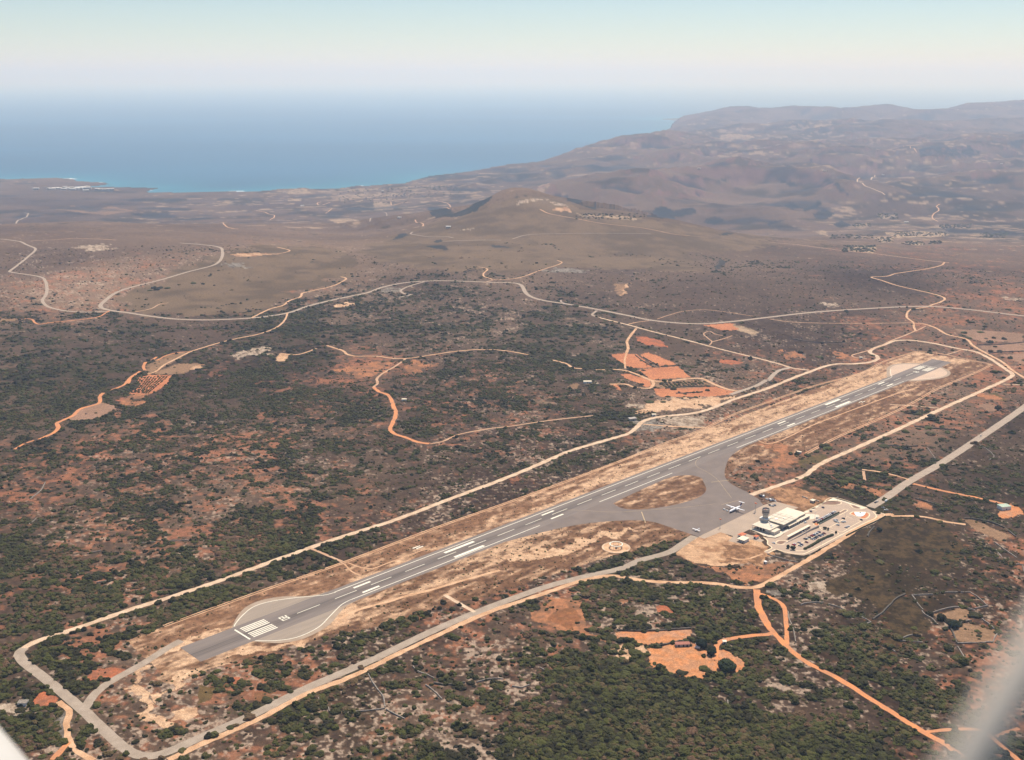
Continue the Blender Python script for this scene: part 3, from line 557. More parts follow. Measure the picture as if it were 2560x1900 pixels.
# sea
def seg_dist(X, Y, pts):
    d = np.full(X.shape, 1e9)
    for (x0,y0),(x1,y1) in zip(pts[:-1], pts[1:]):
        L = (x1-x0)**2+(y1-y0)**2+1e-9; t = np.clip(((X-x0)*(x1-x0)+(Y-y0)*(y1-y0))/L, 0, 1)
        d = np.minimum(d, np.hypot(X-x0-t*(x1-x0), Y-y0-t*(y1-y0)))
    return d
sa = np.linspace(R(-75), R(75), 900); sr = np.concatenate([np.geomspace(3500, 6500, 20)[:-1], np.geomspace(6500, 24000, 300)[:-1], np.geomspace(24000, 260000, 30)])
SA, SR = np.meshgrid(sa, sr); SX = SR*np.sin(SA); SY = SR*np.cos(SA)
sd = np.minimum(seg_dist(SX, SY, coast[:coast_n]), seg_dist(SX, SY, coast[coast_n+4:]))
me = bpy.data.meshes.new('sea'); me.vertices.add(SX.size); me.vertices.foreach_set('co', np.stack([SX, SY, np.full_like(SX, SEA)], -1).astype(np.float32).ravel())
idx = np.arange(SX.size, dtype=np.int32).reshape(SX.shape); q = np.stack([idx[:-1,:-1], idx[1:,:-1], idx[1:,1:], idx[:-1,1:]], -1).reshape(-1, 4)[:, ::-1]
me.loops.add(q.size); me.loops.foreach_set('vertex_index', np.ascontiguousarray(q).ravel()); me.polygons.add(len(q)); me.polygons.foreach_set('loop_start', np.arange(0, q.size, 4, dtype=np.int32)); me.update(calc_edges=True)
nz = fbm(SX, SY, 900, 3, 7); shal = .75*np.exp(-sd/(200+420*nz))[...,None]; foam = ((sd < 26) & (fbm(SX, SY, 120, 2, 9) > .74))[...,None]
big = (fbm(SX*.3, SY, 2500, 4, 8)-.5)[...,None]
sc = C3(.024,.10,.185)*(1+.7*big)*(1-shal)+C3(.03,.20,.28)*shal; sc = np.where(foam, C3(.7,.75,.78), sc)
at = me.attributes.new('tint', 'FLOAT_COLOR', 'POINT'); cc = np.ones((SX.size, 4), np.float32); cc[:,:3] = sc.reshape(-1,3); at.data.foreach_set('color', cc.ravel())
m = bpy.data.materials.new('sea_water'); m.use_nodes = True; t = m.node_tree; b = t.nodes['Principled BSDF']
a = t.nodes.new('ShaderNodeAttribute'); a.attribute_name = 'tint'; t.links.new(a.outputs['Color'], b.inputs['Base Color'])
b.inputs['Roughness'].default_value = .55; b.inputs['Specular IOR Level'].default_value = .3; b.inputs['IOR'].default_value = 1.33
g = t.nodes.new('ShaderNodeNewGeometry'); nn = t.nodes.new('ShaderNodeTexNoise'); nn.inputs['Scale'].default_value = .02; nn.inputs['Detail'].default_value = 4
bp = t.nodes.new('ShaderNodeBump'); bp.inputs['Strength'].default_value = .4; bp.inputs['Distance'].default_value = 6
t.links.new(g.outputs['Position'], nn.inputs['Vector']); t.links.new(nn.outputs['Fac'], bp.inputs['Height']); t.links.new(bp.outputs[0], b.inputs['Normal'])
me.materials.append(m); tag(new_obj('sea', me), 'blue sea with turquoise shallows along the far coast', kind='structure')
# ------------------------------------------------------------------ roads and tracks
M_PAVE = mat('worn_grey_road', (.31,.245,.19), (.38,.30,.23), .15, fine=.2)
M_GREY = mat('service_road_gravel', (.36,.29,.225), (.29,.23,.175), .12, fine=.2)
M_PALE = mat('pale_gravel', (.62,.46,.32), (.46,.32,.21), .1, fine=.25)
M_SAND = mat('peach_dirt', (.60,.38,.23), (.44,.25,.135), .08, fine=.25)
M_ORNG = mat('orange_dirt', (.60,.24,.09), (.44,.20,.10), .07, fine=.2)
M_TRK = mat('tan_track', (.50,.33,.215), (.42,.24,.14), .08, fine=.2)
RES = 2.0; BX0, BY0 = -1500.0, 450.0; BLK = np.zeros((1500, 1600), bool)     # where shrubs must not stand
def stamp(x, y, rad):
    k = int(math.ceil(rad/RES)); i = int((y-BY0)/RES); j = int((x-BX0)/RES)
    if i-k < 0 or j-k < 0 or i+k >= BLK.shape[0] or j+k >= BLK.shape[1]: return
    yy, xx = np.mgrid[-k:k+1, -k:k+1]; BLK[i-k:i+k+1, j-k:j+k+1] |= (xx*xx+yy*yy)*RES*RES <= rad*rad
def smooth_line(P, step):
    P = [np.array(q, float) for q in P]
    if len(P) == 2: Q = [P[0]+(P[1]-P[0])*t for t in np.linspace(0, 1, 12)]
    else:
        Q = []; E_ = [2*P[0]-P[1]]+P+[2*P[-1]-P[-2]]
        for i in range(1, len(E_)-2):
            a, b, c, d = E_[i-1:i+3]
            t01 = np.linalg.norm(b-a)**.5+1e-6; t12 = np.linalg.norm(c-b)**.5+1e-6; t23 = np.linalg.norm(d-c)**.5+1e-6
            m1 = c-b+t12*((b-a)/t01-(c-a)/(t01+t12)); m2 = c-b+t12*((d-c)/t23-(d-b)/(t12+t23))
            for t in np.linspace(0, 1, 14)[:-1]:
                Q.append(b*(2*t**3-3*t**2+1)+m1*(t**3-2*t**2+t)+c*(3*t**2-2*t**3)+m2*(t**3-t**2))
        Q.append(P[-1])
    Q = np.array(Q); L = np.concatenate([[0], np.cumsum(np.linalg.norm(np.diff(Q, axis=0), axis=1))])
    n = max(3, int(L[-1]/step)+1); s = np.linspace(0, L[-1], n)
    return np.stack([np.interp(s, L, Q[:,0]), np.interp(s, L, Q[:,1])], 1)
NL = [0]
def ribbon(name, pts, width, m, lift=.05, rough_edge=.2, block=True, label=None):
    if m is M_PAVE or m is M_GREY: rough_edge = .035
    P = smooth_line(pts, 6.0 if np.hypot(*pts[0]) < 3000 else 15.0)
    T = np.gradient(P, axis=0); T /= np.linalg.norm(T, axis=1)[:,None]+1e-9; Nn = np.stack([T[:,1], -T[:,0]], 1)
    NL[0] += 1; rr = np.hypot(P[:,0], P[:,1])
    jl = 1+rough_edge*2*(np.array([random.random() for _ in P])-.5); jr = 1+rough_edge*2*(np.array([random.random() for _ in P])-.5)
    w = np.maximum(width, 0)*.5
    rows = []
    for k in (-1, -.33, .33, 1):
        ww = (w*k*(jl if k < 0 else jr))[:,None] if abs(k) == 1 else np.full((len(P),1), w*k)
        q = P+Nn*ww; z = mesh_z(q[:,0], q[:,1]); rows.append(np.column_stack([q, z]))
    zz = np.max([r_[:,2] for r_ in rows], axis=0)+lift+NL[0]*.0006+np.where(rr > 2600, rr*.0002, 0)
    V = []; Fc = []
    for i in range(len(P)):
        for r_ in rows: V.append((r_[i,0], r_[i,1], zz[i]))
    for i in range(len(P)-1):
        for k in range(3): a = i*4+k; Fc.append((a, a+1, a+5, a+4))
    mb = MB(); mb.add(V, Fc); o = mb.build(name, m)
    if o.data.polygons[0].normal.z < 0: o.data.flip_normals()
    tag(o, label, kind='structure')
    if block:
        for x, y in smooth_line(pts, 2.5) if rr.min() < 3000 else []: stamp(x, y, width/2+1.6)
    return o
ROADS = [
('road',9,M_PAVE,'R5 1620,0 1400,65 1200,115 1060,155 980,190 920,235 865,285 880,310 950,330 1100,350 1280,378 1520,405 1780,412 2000,405 R6 0,392 180,370 300,345 450,293 640,245 830,205 950,180 1100,130 1300,92 1520,78 1750,80 2060,92 R7 0,95 60,105 95,135 115,175 160,210 250,240 500,280 750,325 1000,375 1180,412 1420,438 1640,445 1900,425 R8 0,390 400,345 900,312 1200,298 1420,297 1750,325 2230,380 2800,420'),
('road',8,M_PAVE,'L1 1550,1405 1750,1420 1880,1440 1915,1480 1850,1590 1620,1652'),
('road',7,M_PAVE,'L1 0,1370 160,1390 230,1420 305,1455 210,1550 80,1650 R5 80,0 350,45 390,80 400,190 365,250 420,300 570,335 750,345 940,340'),
('dirt_track',5,M_TRK,'L1 270,1388 500,1375 640,1365 820,1370 1000,1380'),
('road',8,M_PAVE,'L1 0,1245 150,1215 230,1180 240,1150 210,1146'),
('dirt_track',5,M_ORNG,'R5 940,335 830,390 700,408 400,440 340,450 300,435 270,405 210,402'),
('dirt_track',4,M_TRK,'R5 1160,345 1300,315 1380,275 1450,265'),
('dirt_track',6,M_SAND,'R5 2165,395 R6 0,375 130,315 230,288 290,245 380,215 405,180 520,155 650,125 750,80 775,55 730,42'),
('dirt_track',5,M_SAND,'R6 270,350 265,375 230,435 150,490 0,540 R5 2050,570 1900,605 1750,650 1640,685 1530,740 1420,795 1340,855 1270,880'),
('dirt_track',4,M_ORNG,'R5 1640,685 1560,690 1450,712 1350,760'),
('dirt_track',5,M_ORNG,'R5 1350,730 1305,760'),('dirt_track',6,M_ORNG,'R5 1255,775 1235,810 1245,845'),
('dirt_track',6,M_ORNG,'R5 1205,855 1120,910 1060,975 950,1020'),('dirt_track',5,M_ORNG,'R5 1060,975 1100,960 1130,905 1190,870'),
('dirt_track',7,M_ORNG,'R5 890,1040 860,1070 850,1130 700,1175 620,1240 540,1275 490,1300 505,1340 440,1395 380,1420'),
('dirt_track',4,M_ORNG,'R5 380,1420 330,1440'),('dirt_track',4,M_ORNG,'R5 290,1450 230,1470'),('dirt_track',5,M_ORNG,'R5 205,1478 125,1525'),
('dirt_track',6,M_SAND,'R6 610,632 680,655 745,675 790,710 860,725'),
('dirt_track',5,M_SAND,'R6 860,725 1040,725 1200,745 1310,742 1500,715 1700,685 1900,668 2090,672 2203,685 R7 140,712'),
('dirt_track',6,M_SAND,'R7 340,755 470,790 530,825 600,832'),('dirt_track',5,M_SAND,'R7 720,842 800,840'),
('dirt_track',5,M_SAND,'R6 520,658 370,708 300,712 210,700'),
('dirt_track',5,M_TRK,'R6 1290,745 1200,810 1080,880 1040,920 1045,960 1010,990'),
('dirt_track',7,M_ORNG,'R6 1010,990 1060,1030 1130,1055 1165,1100 1185,1160 1205,1220 1175,1300 1155,1360 1200,1395 1290,1425 1400,1465 1490,1478'),
('dirt_track',4,M_TRK,'R6 1500,1478 1600,1460 1740,1400 2000,1350 2203,1325 R7 300,1280 700,1235'),
('dirt_track',5,M_TRK,'R6 2040,72 1960,92'),('dirt_track',5,M_SAND,'L3 390,1555 430,1570 400,1590 215,1650 R7 100,40 0,62 R6 2040,68 2010,55 1970,45 1955,20 L2 1990,1625 1915,1610'),
('dirt_track',7,M_PAVE,'R6 1450,85 1330,120 1245,160 1290,190 1340,195 1230,218'),
('dirt_track',6,M_PAVE,'R7 730,332 690,370 720,382'),
('dirt_track',6,M_PALE,'R7 750,392 860,420 1000,455 1200,510 1500,585 1800,665 2203,765 R8 150,808 200,825 350,845'),
('dirt_track',4,M_SAND,'R7 1000,450 1060,435 1180,418'),
('dirt_track',6,M_SAND,'R7 1070,485 1030,535 990,600 1000,650 985,700'),('dirt_track',4,M_SAND,'R7 985,700 970,760 975,830'),
('dirt_track',7,M_SAND,'R7 850,836 960,845 1100,890 1210,935 1300,940 1500,920 1620,915 1750,970 1880,1015 1950,1025'),
('dirt_track',6,M_SAND,'R7 1210,935 1215,970 1180,1000 1050,990 980,965 840,965'),
('dirt_track',9,M_PAVE,'R8 190,822 90,850 0,935 R7 2203,925 2100,980 1950,1030 1880,1055'),
('perimeter_road',8.5,M_PALE,'B1 150,760 195,700 300,640 600,540 M1 1100,1260 1700,1070 M2 0,890 300,780 700,640 1200,480 1700,290 2203,100 R7 240,1652 500,1540 800,1450 1000,1390 1060,1350 1120,1290 1200,1260 1280,1245 1560,1215 1700,1180 1900,1100 2203,1000 R8 300,880 580,793 750,790 880,775 945,745 930,720 880,695 890,670 1000,625 1110,590 1220,587 1400,610 1640,660 1780,685 1900,740 2050,840 2105,880 2060,920 1900,995 1500,1175 1100,1360 700,1540 450,1652 M4 300,105 0,215 M3 2060,265'),
('service_road',9,M_GREY,'B1 210,690 165,730 190,790 400,960 700,1210 900,1400 1100,1570 1200,1612 1300,1618 1420,1590 1700,1470 2203,1250 B2 400,1050 1000,790 1500,550 1850,400 2203,265 B3 300,160 600,80 950,0 M3 1100,830 1350,760 1480,680 1570,620'),
('dirt_track',7,M_SAND,'B1 1450,1652 1700,1530 2203,1310 B2 400,1100 830,930 1200,750 1600,560 1950,400 2203,310 B3 300,210 600,110 750,78 870,68 1150,110 1400,125 1700,130 1950,165 2100,165 2203,125 M4 0,1020 300,850 600,670 850,510 1000,440 1080,432'),
('access_road',11,M_PAVE,'R8 3000,560 2330,1060 2203,1165 1810,1435 1478,1652 M4 1200,160 1000,300 880,372'),
('dirt_track',6,M_SAND,'R8 1390,290 1520,240 1500,215 1400,185 1200,140 1100,115 980,75 890,48 920,42 1010,40 1100,15 1200,0 L4 1480,1600 1520,1570'),
('dirt_track',6,M_TRK,'L4 0,1395 250,1420 600,1465 900,1495 1250,1540 1430,1562 1560,1575'),
('dirt_track',6,M_SAND,'L3 240,1115 330,1155 550,1195 800,1240 1150,1280 1400,1330 1550,1345 1720,1358'),
('dirt_track',6,M_PAVE,'L3 0,1370 130,1335 400,1325 900,1322 1200,1328'),
('dirt_track',5,M_SAND,'R8 1380,300 1240,320 1215,330 1195,390 1250,435 1255,470 1270,505'),
('dirt_track',4,M_TRK,'R8 1270,505 1180,545 1050,595 950,645 830,685 720,722 780,740 850,745'),
('dirt_track',6,M_SAND,'R8 1250,437 1330,445 1440,480 1550,540 1700,575 1760,630 1880,700 2010,770 2110,850 2230,925'),
('dirt_track',3.5,M_TRK,'R8 0,402 200,430 700,442 1240,437'),
('dirt_track',3,M_TRK,'R8 1360,465 1270,510'),
('dirt_track',4,M_TRK,'M2 460,720 740,840'),('dirt_track',5,M_PALE,'B2 1620,230 1880,380'),('dirt_track',4,M_TRK,'R8 1540,710 1660,675'),('dirt_track',3.5,M_PALE,'R8 1050,1140 1230,1150 1470,1172'),
('dirt_track',5,M_SAND,'R7 1130,1310 1400,1330 1640,1340 1760,1350'),
('dirt_track',8,M_ORNG,'B3 2110,185 2120,330 2203,500'),
('dirt_track',6.5,M_ORNG,'B3 2203,500 B4 80,590 150,660 300,790 600,950 1000,1200 1300,1390 1500,1500 1700,1640'),
('dirt_track',5,M_ORNG,'B3 2115,215 2203,245 B4 80,280 140,340 155,450 165,660'),
('dirt_track',4.5,M_ORNG,'B4 1360,1410 1600,1390 1850,1400 1950,1480 2140,1640 2203,1700'),('dirt_track',4,M_ORNG,'B4 1960,1450 2060,1410 2160,1380'),
('dirt_track',6,M_ORNG,'B4 40,560 0,570 B3 2000,590 1850,615 1775,650 1755,720 1745,790'),
('dirt_track',6,M_ORNG,'M4 1250,170 1500,230 1800,290 2060,350'),('dirt_track',4,M_SAND,'M4 1215,135 1100,100 950,65 810,48'),('dirt_track',4,M_TRK,'M4 820,60 835,140'),
('dirt_track',5,M_SAND,'M4 1060,448 1300,450 1400,465 1550,500 1700,520'),
('service_road',8,M_GREY,'B1 1560,625 1500,655 1440,690 1200,840 950,980 820,1080 730,1210'),
('dirt_track',6,M_SAND,'B1 500,1150 600,1240 575,1330 600,1500 680,1590 810,1652'),('dirt_track',6,M_ORNG,'B1 590,1500 520,1580 450,1652'),
('dirt_track',4,M_PALE,'R8 2020,965 2230,973'),
('dirt_track',6,M_PAVE,'L2 980,1220 1090,1135 970,1130'),('dirt_track',6,M_SAND,'L2 600,1150 655,1110'),('dirt_track',5,M_TRK,'L2 655,1110 930,1080'),
('dirt_track',7,M_PAVE,'L2 1350,1310 1330,1325 1400,1340 1500,1352 1640,1350 1700,1362'),('dirt_track',6,M_SAND,'L2 1370,1205 1440,1245 1435,1262'),
('dirt_track',7,M_PAVE,'L2 1600,1390 2110,1380'),('dirt_track',7,M_SAND,'L2 1550,1040 1620,1055 1670,1085 1660,1110 1700,1115'),
('dirt_track',6,M_SAND,'L2 180,1440 290,1470 200,1495 0,1505'),('dirt_track',8,M_SAND,'L4 1160,570 1280,625'),
('dirt_track',8,M_PALE,'L4 920,820 790,845 770,860 830,910 980,970 1005,990'),('dirt_track',7,M_SAND,'L4 1480,1070 1450,1090 1470,1120 1430,1150 1415,1190 1465,1220'),
('dirt_track',7,M_SAND,'L2 1160,1050 1175,1080 1215,1070 1310,1050'),('dirt_track',7,M_SAND,'L2 560,1050 530,1060 550,1080 640,1055'),
('dirt_track',6,M_SAND,'L1 1920,1230 1960,1270 2050,1285'),('dirt_track',7,M_SAND,'L2 0,1125 80,1140 110,1155 155,1165 120,1205'),
('dirt_track',3,M_TRK,'R7 1700,630 1720,600 1680,565 1650,530 1700,510 1750,535 1815,548'),('dirt_track',3,M_TRK,'R7 1725,600 1820,575 1895,548'),
('dirt_track',3,M_TRK,'R7 1250,405 1370,365 1480,338 1650,325 1850,345 2100,385'),('dirt_track',5,M_PAVE,'R7 420,240 425,258 460,272'),
('dirt_track',3,M_SAND,'C 750,1530 1000,1545 1200,1520 1450,1500'),('dirt_track',3,M_SAND,'C 1280,1350 1450,1385 1700,1375 1900,1310 2080,1250'),
('dirt_track',2.2,M_SAND,'M2 760,860 830,930 900,960'),('dirt_track',2.2,M_SAND,'M2 790,850 900,890 1010,905'),
('dirt_track',2.6,M_SAND,'M3 2120,-200 R8 0,1478 400,1312 800,1160 1100,1050 1300,988'),('dirt_track',2.2,M_TRK,'R7 1960,1225 2080,1300'),('dirt_track',1.8,M_SAND,'M2 1000,905 1300,790 1500,720'),
('dirt_track',5,M_SAND,'B2 700,450 850,370 1100,300 1300,240 1500,190 1700,130 2100,20')]
RL = {'road':'two-lane grey country road across the brown plateau','dirt_track':'unpaved dirt track through the scrub','perimeter_road':'pale gravel road following the airfield fence',
 'service_road':'grey service road round the runway end','access_road':'wide grey access road leading up to the terminal'}
for nm, wd, mt, s in ROADS:
    ribbon(nm, world_pts(s), wd*(.84 if nm in ('dirt_track', 'perimeter_road') else 1), mt, label=RL[nm])
# inner patrol track beside the fence (twin ruts)
for off in (-1.6, 1.6):
    for s in ('M1 1410,1395 M2 0,1110 750,850 1600,530 2203,320 M3 430,165 870,0 R7 1300,1480 1650,1350 1900,1230 2203,1120 R8 400,980 800,870 1000,770 1280,682', 'R8 1300,682 1500,705 1700,750 1930,795', 'R8 1925,798 1800,860 1600,945 1450,1010 1200,1150 900,1290 600,1420 330,1560'):
        P = world_pts(s); T = np.gradient(P, axis=0); T /= np.linalg.norm(T, axis=1)[:,None]; P = P + np.stack([T[:,1], -T[:,0]], 1)*off
        ribbon('patrol_track', P, 1.5, M_SAND, label='narrow sandy patrol track inside the airfield fence')
# ------------------------------------------------------------------ runway, aprons, markings
M_ASPH = mat('runway_asphalt', (.215,.175,.15), (.165,.138,.122), .5, stretch=(.05,.55,1), coord='obj', fine=.06, lo=.3, hi=.7)
M_APR = mat('apron_asphalt', (.195,.155,.132), (.162,.13,.112), .06, fine=.06)
M_PAD = mat('turn_pad_surface', (.31,.25,.195), (.265,.215,.17), .5, stretch=(.05,.5,1), coord='obj', fine=.05)
M_PADF = mat('pale_turn_pad_surface', (.54,.39,.28), (.48,.35,.26), .05, fine=.05)
M_SHD = mat('shoulder_surface', (.36,.28,.21), (.30,.225,.16), .1, fine=.1)
M_CONC = mat('concrete_apron', (.40,.305,.23), (.35,.27,.205), .06, fine=.06)
M_WHT = mat('white_road_paint', (.80,.75,.62), (.70,.65,.53), .4, fine=.06)
M_YEL = mat('faded_yellow_paint', (.52,.38,.22), (.42,.32,.2), .3, fine=.1)
M_KERB = mat('pale_kerb', (.78,.62,.42), (.68,.54,.36), .3, fine=.06)
M_LOT = mat('car_park_surface', (.43,.32,.24), (.38,.285,.215), .08, fine=.07)
def add_tyre_marks(m):
    t = m.node_tree; b = t.nodes['Principled BSDF']; old = b.inputs['Base Color'].links[0].from_socket
    tc = t.nodes.new('ShaderNodeTexCoord'); sx_ = t.nodes.new('ShaderNodeSeparateXYZ'); t.links.new(tc.outputs['Object'], sx_.inputs[0])
    a = t.nodes.new('ShaderNodeMath'); a.operation = 'ADD'; a.inputs[1].default_value = 3.4; t.links.new(sx_.outputs['Y'], a.inputs[0])
    ab = t.nodes.new('ShaderNodeMath'); ab.operation = 'ABSOLUTE'; t.links.new(a.outputs[0], ab.inputs[0])
    mr = t.nodes.new('ShaderNodeMapRange'); mr.interpolation_type = 'SMOOTHSTEP'; mr.inputs[1].default_value = 2; mr.inputs[2].default_value = 8.5; mr.inputs[3].default_value = 1; mr.inputs[4].default_value = 0; t.links.new(ab.outputs[0], mr.inputs[0])
    mp = t.nodes.new('ShaderNodeMapping'); mp.inputs['Scale'].default_value = (.012, .6, 1); t.links.new(tc.outputs['Object'], mp.inputs[0])
    nz = t.nodes.new('ShaderNodeTexNoise'); nz.inputs['Scale'].default_value = 1.0; nz.inputs['Detail'].default_value = 5; t.links.new(mp.outputs[0], nz.inputs['Vector'])
    m3 = t.nodes.new('ShaderNodeMapRange'); m3.inputs[1].default_value = .4; m3.inputs[2].default_value = .62; m3.inputs[3].default_value = .12; m3.inputs[4].default_value = .42; t.links.new(nz.outputs['Fac'], m3.inputs[0])
    mu = t.nodes.new('ShaderNodeMath'); mu.operation = 'MULTIPLY'; t.links.new(mr.outputs[0], mu.inputs[0]); t.links.new(m3.outputs[0], mu.inputs[1])
    iv = t.nodes.new('ShaderNodeMath'); iv.operation = 'SUBTRACT'; iv.inputs[0].default_value = 1; t.links.new(mu.outputs[0], iv.inputs[1])
    v = t.nodes.new('ShaderNodeVectorMath'); v.operation = 'SCALE'; t.links.new(old, v.inputs[0]); t.links.new(iv.outputs[0], v.inputs['Scale']); t.links.new(v.outputs[0], b.inputs['Base Color'])
add_tyre_marks(M_ASPH)
def ctr(u): return np.interp(u, [0,120,300,600,1100,1300,1400,1465], [.1,1.4,2.8,4,5,4.5,3.4,.2])
def sheet(name, pts, z, m, holes=(), kind='structure', label=None, local=False, parent=None):
    """flat sheet from an outline (world xy, or u,w when local)"""
    lists = [list(pts)]+[list(h) for h in holes]
    if local: lists = [[(u, -w) for u, w in l] for l in lists]
    tris = tessellate_polygon([[Vector((x, y, 0)) for x, y in l] for l in lists])
    fl = [p for l in lists for p in l]
    me = bpy.data.meshes.new(name); me.from_pydata([(x, y, 0.0) for x, y in fl], [], [list(t) for t in tris]); me.materials.append(m)
    bm = bmesh.new(); bm.from_mesh(me)
    for f in bm.faces:
        if f.normal.z < 0: f.normal_flip()
    bm.to_mesh(me); bm.free()
    o = new_obj(name, me, parent)
    if local: o.location = (N0[0], N0[1], z); o.rotation_euler = (0, 0, YAW)
    else: o.location = (0, 0, z)
    if parent: o.location = (0, 0, z)
    if kind: tag(o, label, kind=kind)
    return o
us = list(range(0, 1466, 15))
halfw = 17.3
sheet('runway', [(u, ctr(u)-halfw) for u in us]+[(u, ctr(u)+halfw) for u in us[::-1]], .10, M_ASPH, local=True, label='long grey asphalt runway crossing the plateau')
def arc(pts, n=5):
    return [tuple(q) for q in smooth_line(pts, n)]
nb = arc([(50,-16),(64.2,-30.4),(80.2,-42.4),(96.2,-46),(114.7,-40.8),(140.6,-19.5),(158,-15.6)]); sb = arc([(50,17),(65.5,37.3),(81.9,45),(100.3,44.8),(119,39.4),(137.5,28),(152.3,21.2),(166,19.2)])
sheet('turn_pad', nb+[(158,-10),(50,-10)], .06, M_SHD, local=True, label='paved turning bulge at the near runway end')
sheet('turn_pad', sb+[(166,10),(50,10)], .06, M_SHD, local=True, label='paved turning bulge at the near runway end')
nl = arc([(54,-17.7),(57.2,-21),(73.3,-32.4),(88.7,-39),(105.2,-37),(125.7,-27.1),(143.1,-15.8),(150.3,-11.5),(160.5,-9.4)], 3)
sl = arc([(52.8,18.6),(66.4,31.8),(80.4,38.9),(94.6,39.6),(109,36.7),(125.2,28.2),(138.5,21),(150.4,15.4),(160.5,13.8)], 3)
sheet('turn_pad', [q for q in nl if q[0] < 146]+[(146,-10),(54,-10)], .08, M_PAD, local=True, label='grey-beige turning pad beside the runway number')
sheet('turn_pad', [q for q in sl if q[0] < 146]+[(146,10),(53,10)], .08, M_PAD, local=True, label='grey-beige turning pad beside the runway number')
fn = arc([(1290,-13),(1297,-16),(1320.2,-28.1),(1346.1,-39.5),(1369,-41),(1388.7,-31.8),(1405,-14)]); fs = arc([(1290,22),(1295,26),(1311.5,35.8),(1334.3,46),(1358,49.6),(1377.6,45.5),(1394.6,34.4),(1405,20)])
sheet('turn_pad', fn+[(1405,-5),(1290,-5)], .08, M_PADF, local=True, label='pale turning bulge at the far runway end')
sheet('turn_pad', fs+[(1405,10),(1290,10)], .08, M_PADF, local=True, label='pale turning bulge at the far runway end')
def outset(p, k, c): return [(c[0]+(a-c[0])*k, c[1]+(b-c[1])*k) for a, b in p]
sheet('turn_pad', outset(fn, 1.13, (1350,0))+[(1405,-5),(1290,-5)], .05, M_SHD, local=True, label='worn shoulder round the far turning bulge')
sheet('turn_pad', outset(fs, 1.10, (1350,0))+[(1405,10),(1290,10)], .05, M_SHD, local=True, label='worn shoulder round the far turning bulge')
isl = arc([(527.9,30.4),(560.7,27),(608,24.5),(645,24),(660,29),(671,40),(671,52),(662,62),(638.6,82.6),(612.9,89.3),(590,87),(560.2,78.3),(535,64),(525,52),(524.2,42),(527.9,30.6)], 4)[:-1]
ap = arc([(330,15),(369.5,22.3),(406.4,30.2),(442.1,40.6),(467.8,52.2),(500.4,75.4),(513,90),(517.5,101)], 6)+[(518,158),(647,157)]+arc([(660,142),(670,118),(677.9,94),(688,78),(702,65.6),(728.3,49.3),(763.7,32.2),(795.2,25),(880,15)], 6)
isw = [af(*q) for q in isl]
sheet('apron', [af(*q) for q in ap], .04, M_APR, holes=[isw], label='asphalt apron and taxiways beside the runway')
sheet('concrete_apron', [af(*q) for q in [(518,158.2),(647,157.2),(667,160.5),(669,190),(640,186),(562,186),(560,214),(553,214),(552,203),(534,201),(531,188),(546,184),(545,168),(518,166)]], .03, M_CONC, label='pale concrete strip between apron and terminal')
def mark(name, polys, z=.13, m=M_WHT, label=None, group=None):
    mb = MB(); V = []
    for p in polys:
        n = len(p); a = sum(p[i][0]*p[(i+1)%n][1]-p[(i+1)%n][0]*p[i][1] for i in range(n))
        if a > 0: p = p[::-1]
        mb.add([(u, -w, 0) for u, w in p], [list(range(n))])
    me = bpy.data.meshes.new(name); me.from_pydata(mb.v, [], mb.f); me.materials.append(m)
    o = new_obj(name, me); o.location = (N0[0], N0[1], z); o.rotation_euler = (0, 0, YAW); return tag(o, label, kind='structure')
def rect(u0, u1, w0, w1): return [(u0,w0),(u1,w0),(u1,w1),(u0,w1)]
def bar(u0, u1, w, t): return [(u0, ctr(u0)+w-t/2),(u1, ctr(u1)+w-t/2),(u1, ctr(u1)+w+t/2),(u0, ctr(u0)+w+t/2)]
dashes = [bar(u, u+25.5, 0, .75) for u in [108.8+43*k for k in range(0, 29)] if u < 1320]
mark('centreline_marking', dashes+[bar(1305,1334,0,.75)] if False else dashes, label='white dashed centre line of the runway')
def edge_line(us, w): return [[(a, ctr(a)+w-.45),(b, ctr(b)+w-.45),(b, ctr(b)+w+.45),(a, ctr(a)+w+.45)] for a, b in zip(us[:-1], us[1:])]
mark('edge_line_marking', edge_line(list(range(160, 1281, 20)), -12), label='long white edge line on the far side of the runway')
mark('edge_line_marking', edge_line(list(range(160, 421, 20)), 12.2)+edge_line(list(range(520, 661, 20)), 12.2)+edge_line(list(range(800, 1286, 15)), 13), label='white edge line on the terminal side of the runway')
def poly_line(pts, t):
    P = np.array(pts, float); T = np.gradient(P, axis=0); T /= np.linalg.norm(T, axis=1)[:,None]; n_ = np.stack([-T[:,1], T[:,0]], 1)*t/2
    return [[tuple(P[i]-n_[i]), tuple(P[i+1]-n_[i+1]), tuple(P[i+1]+n_[i+1]), tuple(P[i]+n_[i])] for i in range(len(P)-1)]
mark('turn_pad_edge_marking', poly_line(nl, .8)+poly_line(sl, .8), label='curved white line edging the near turning bulge')
mark('turn_pad_edge_marking', poly_line(arc([(1280,-7.5),(1288,-8.5),(1296,-12),(1308,-20),(1335,-34)],3), .6)+poly_line(arc([(1284,17.6),(1292,19),(1302,25),(1318,35),(1345,44)],3), .5), label='curved white line edging the far turning bulge')
mark('threshold_marking', [rect(50.2, 51.8, -12, 13.2)], label='white transverse threshold bar at the near end')
pn = [-10.1,-7.3,-4.5,-1.7, 3.0,5.8,8.6,11.4]
mark('threshold_marking', [rect(55.5, 80.8, w-.75, w+.75) for w in pn], label='eight white threshold stripes at the near end')
mark('threshold_marking', [rect(1399.8, 1401.2, -9.5, 17)], label='white transverse threshold bar at the far end')
mark('threshold_marking', [rect(1366, 1394, 3.6+w-.8, 3.6+w+.8) for w in (-11.8,-9,-6.2,-3.4,3.4,6.2,9,11.8)], label='eight white threshold stripes at the far end')
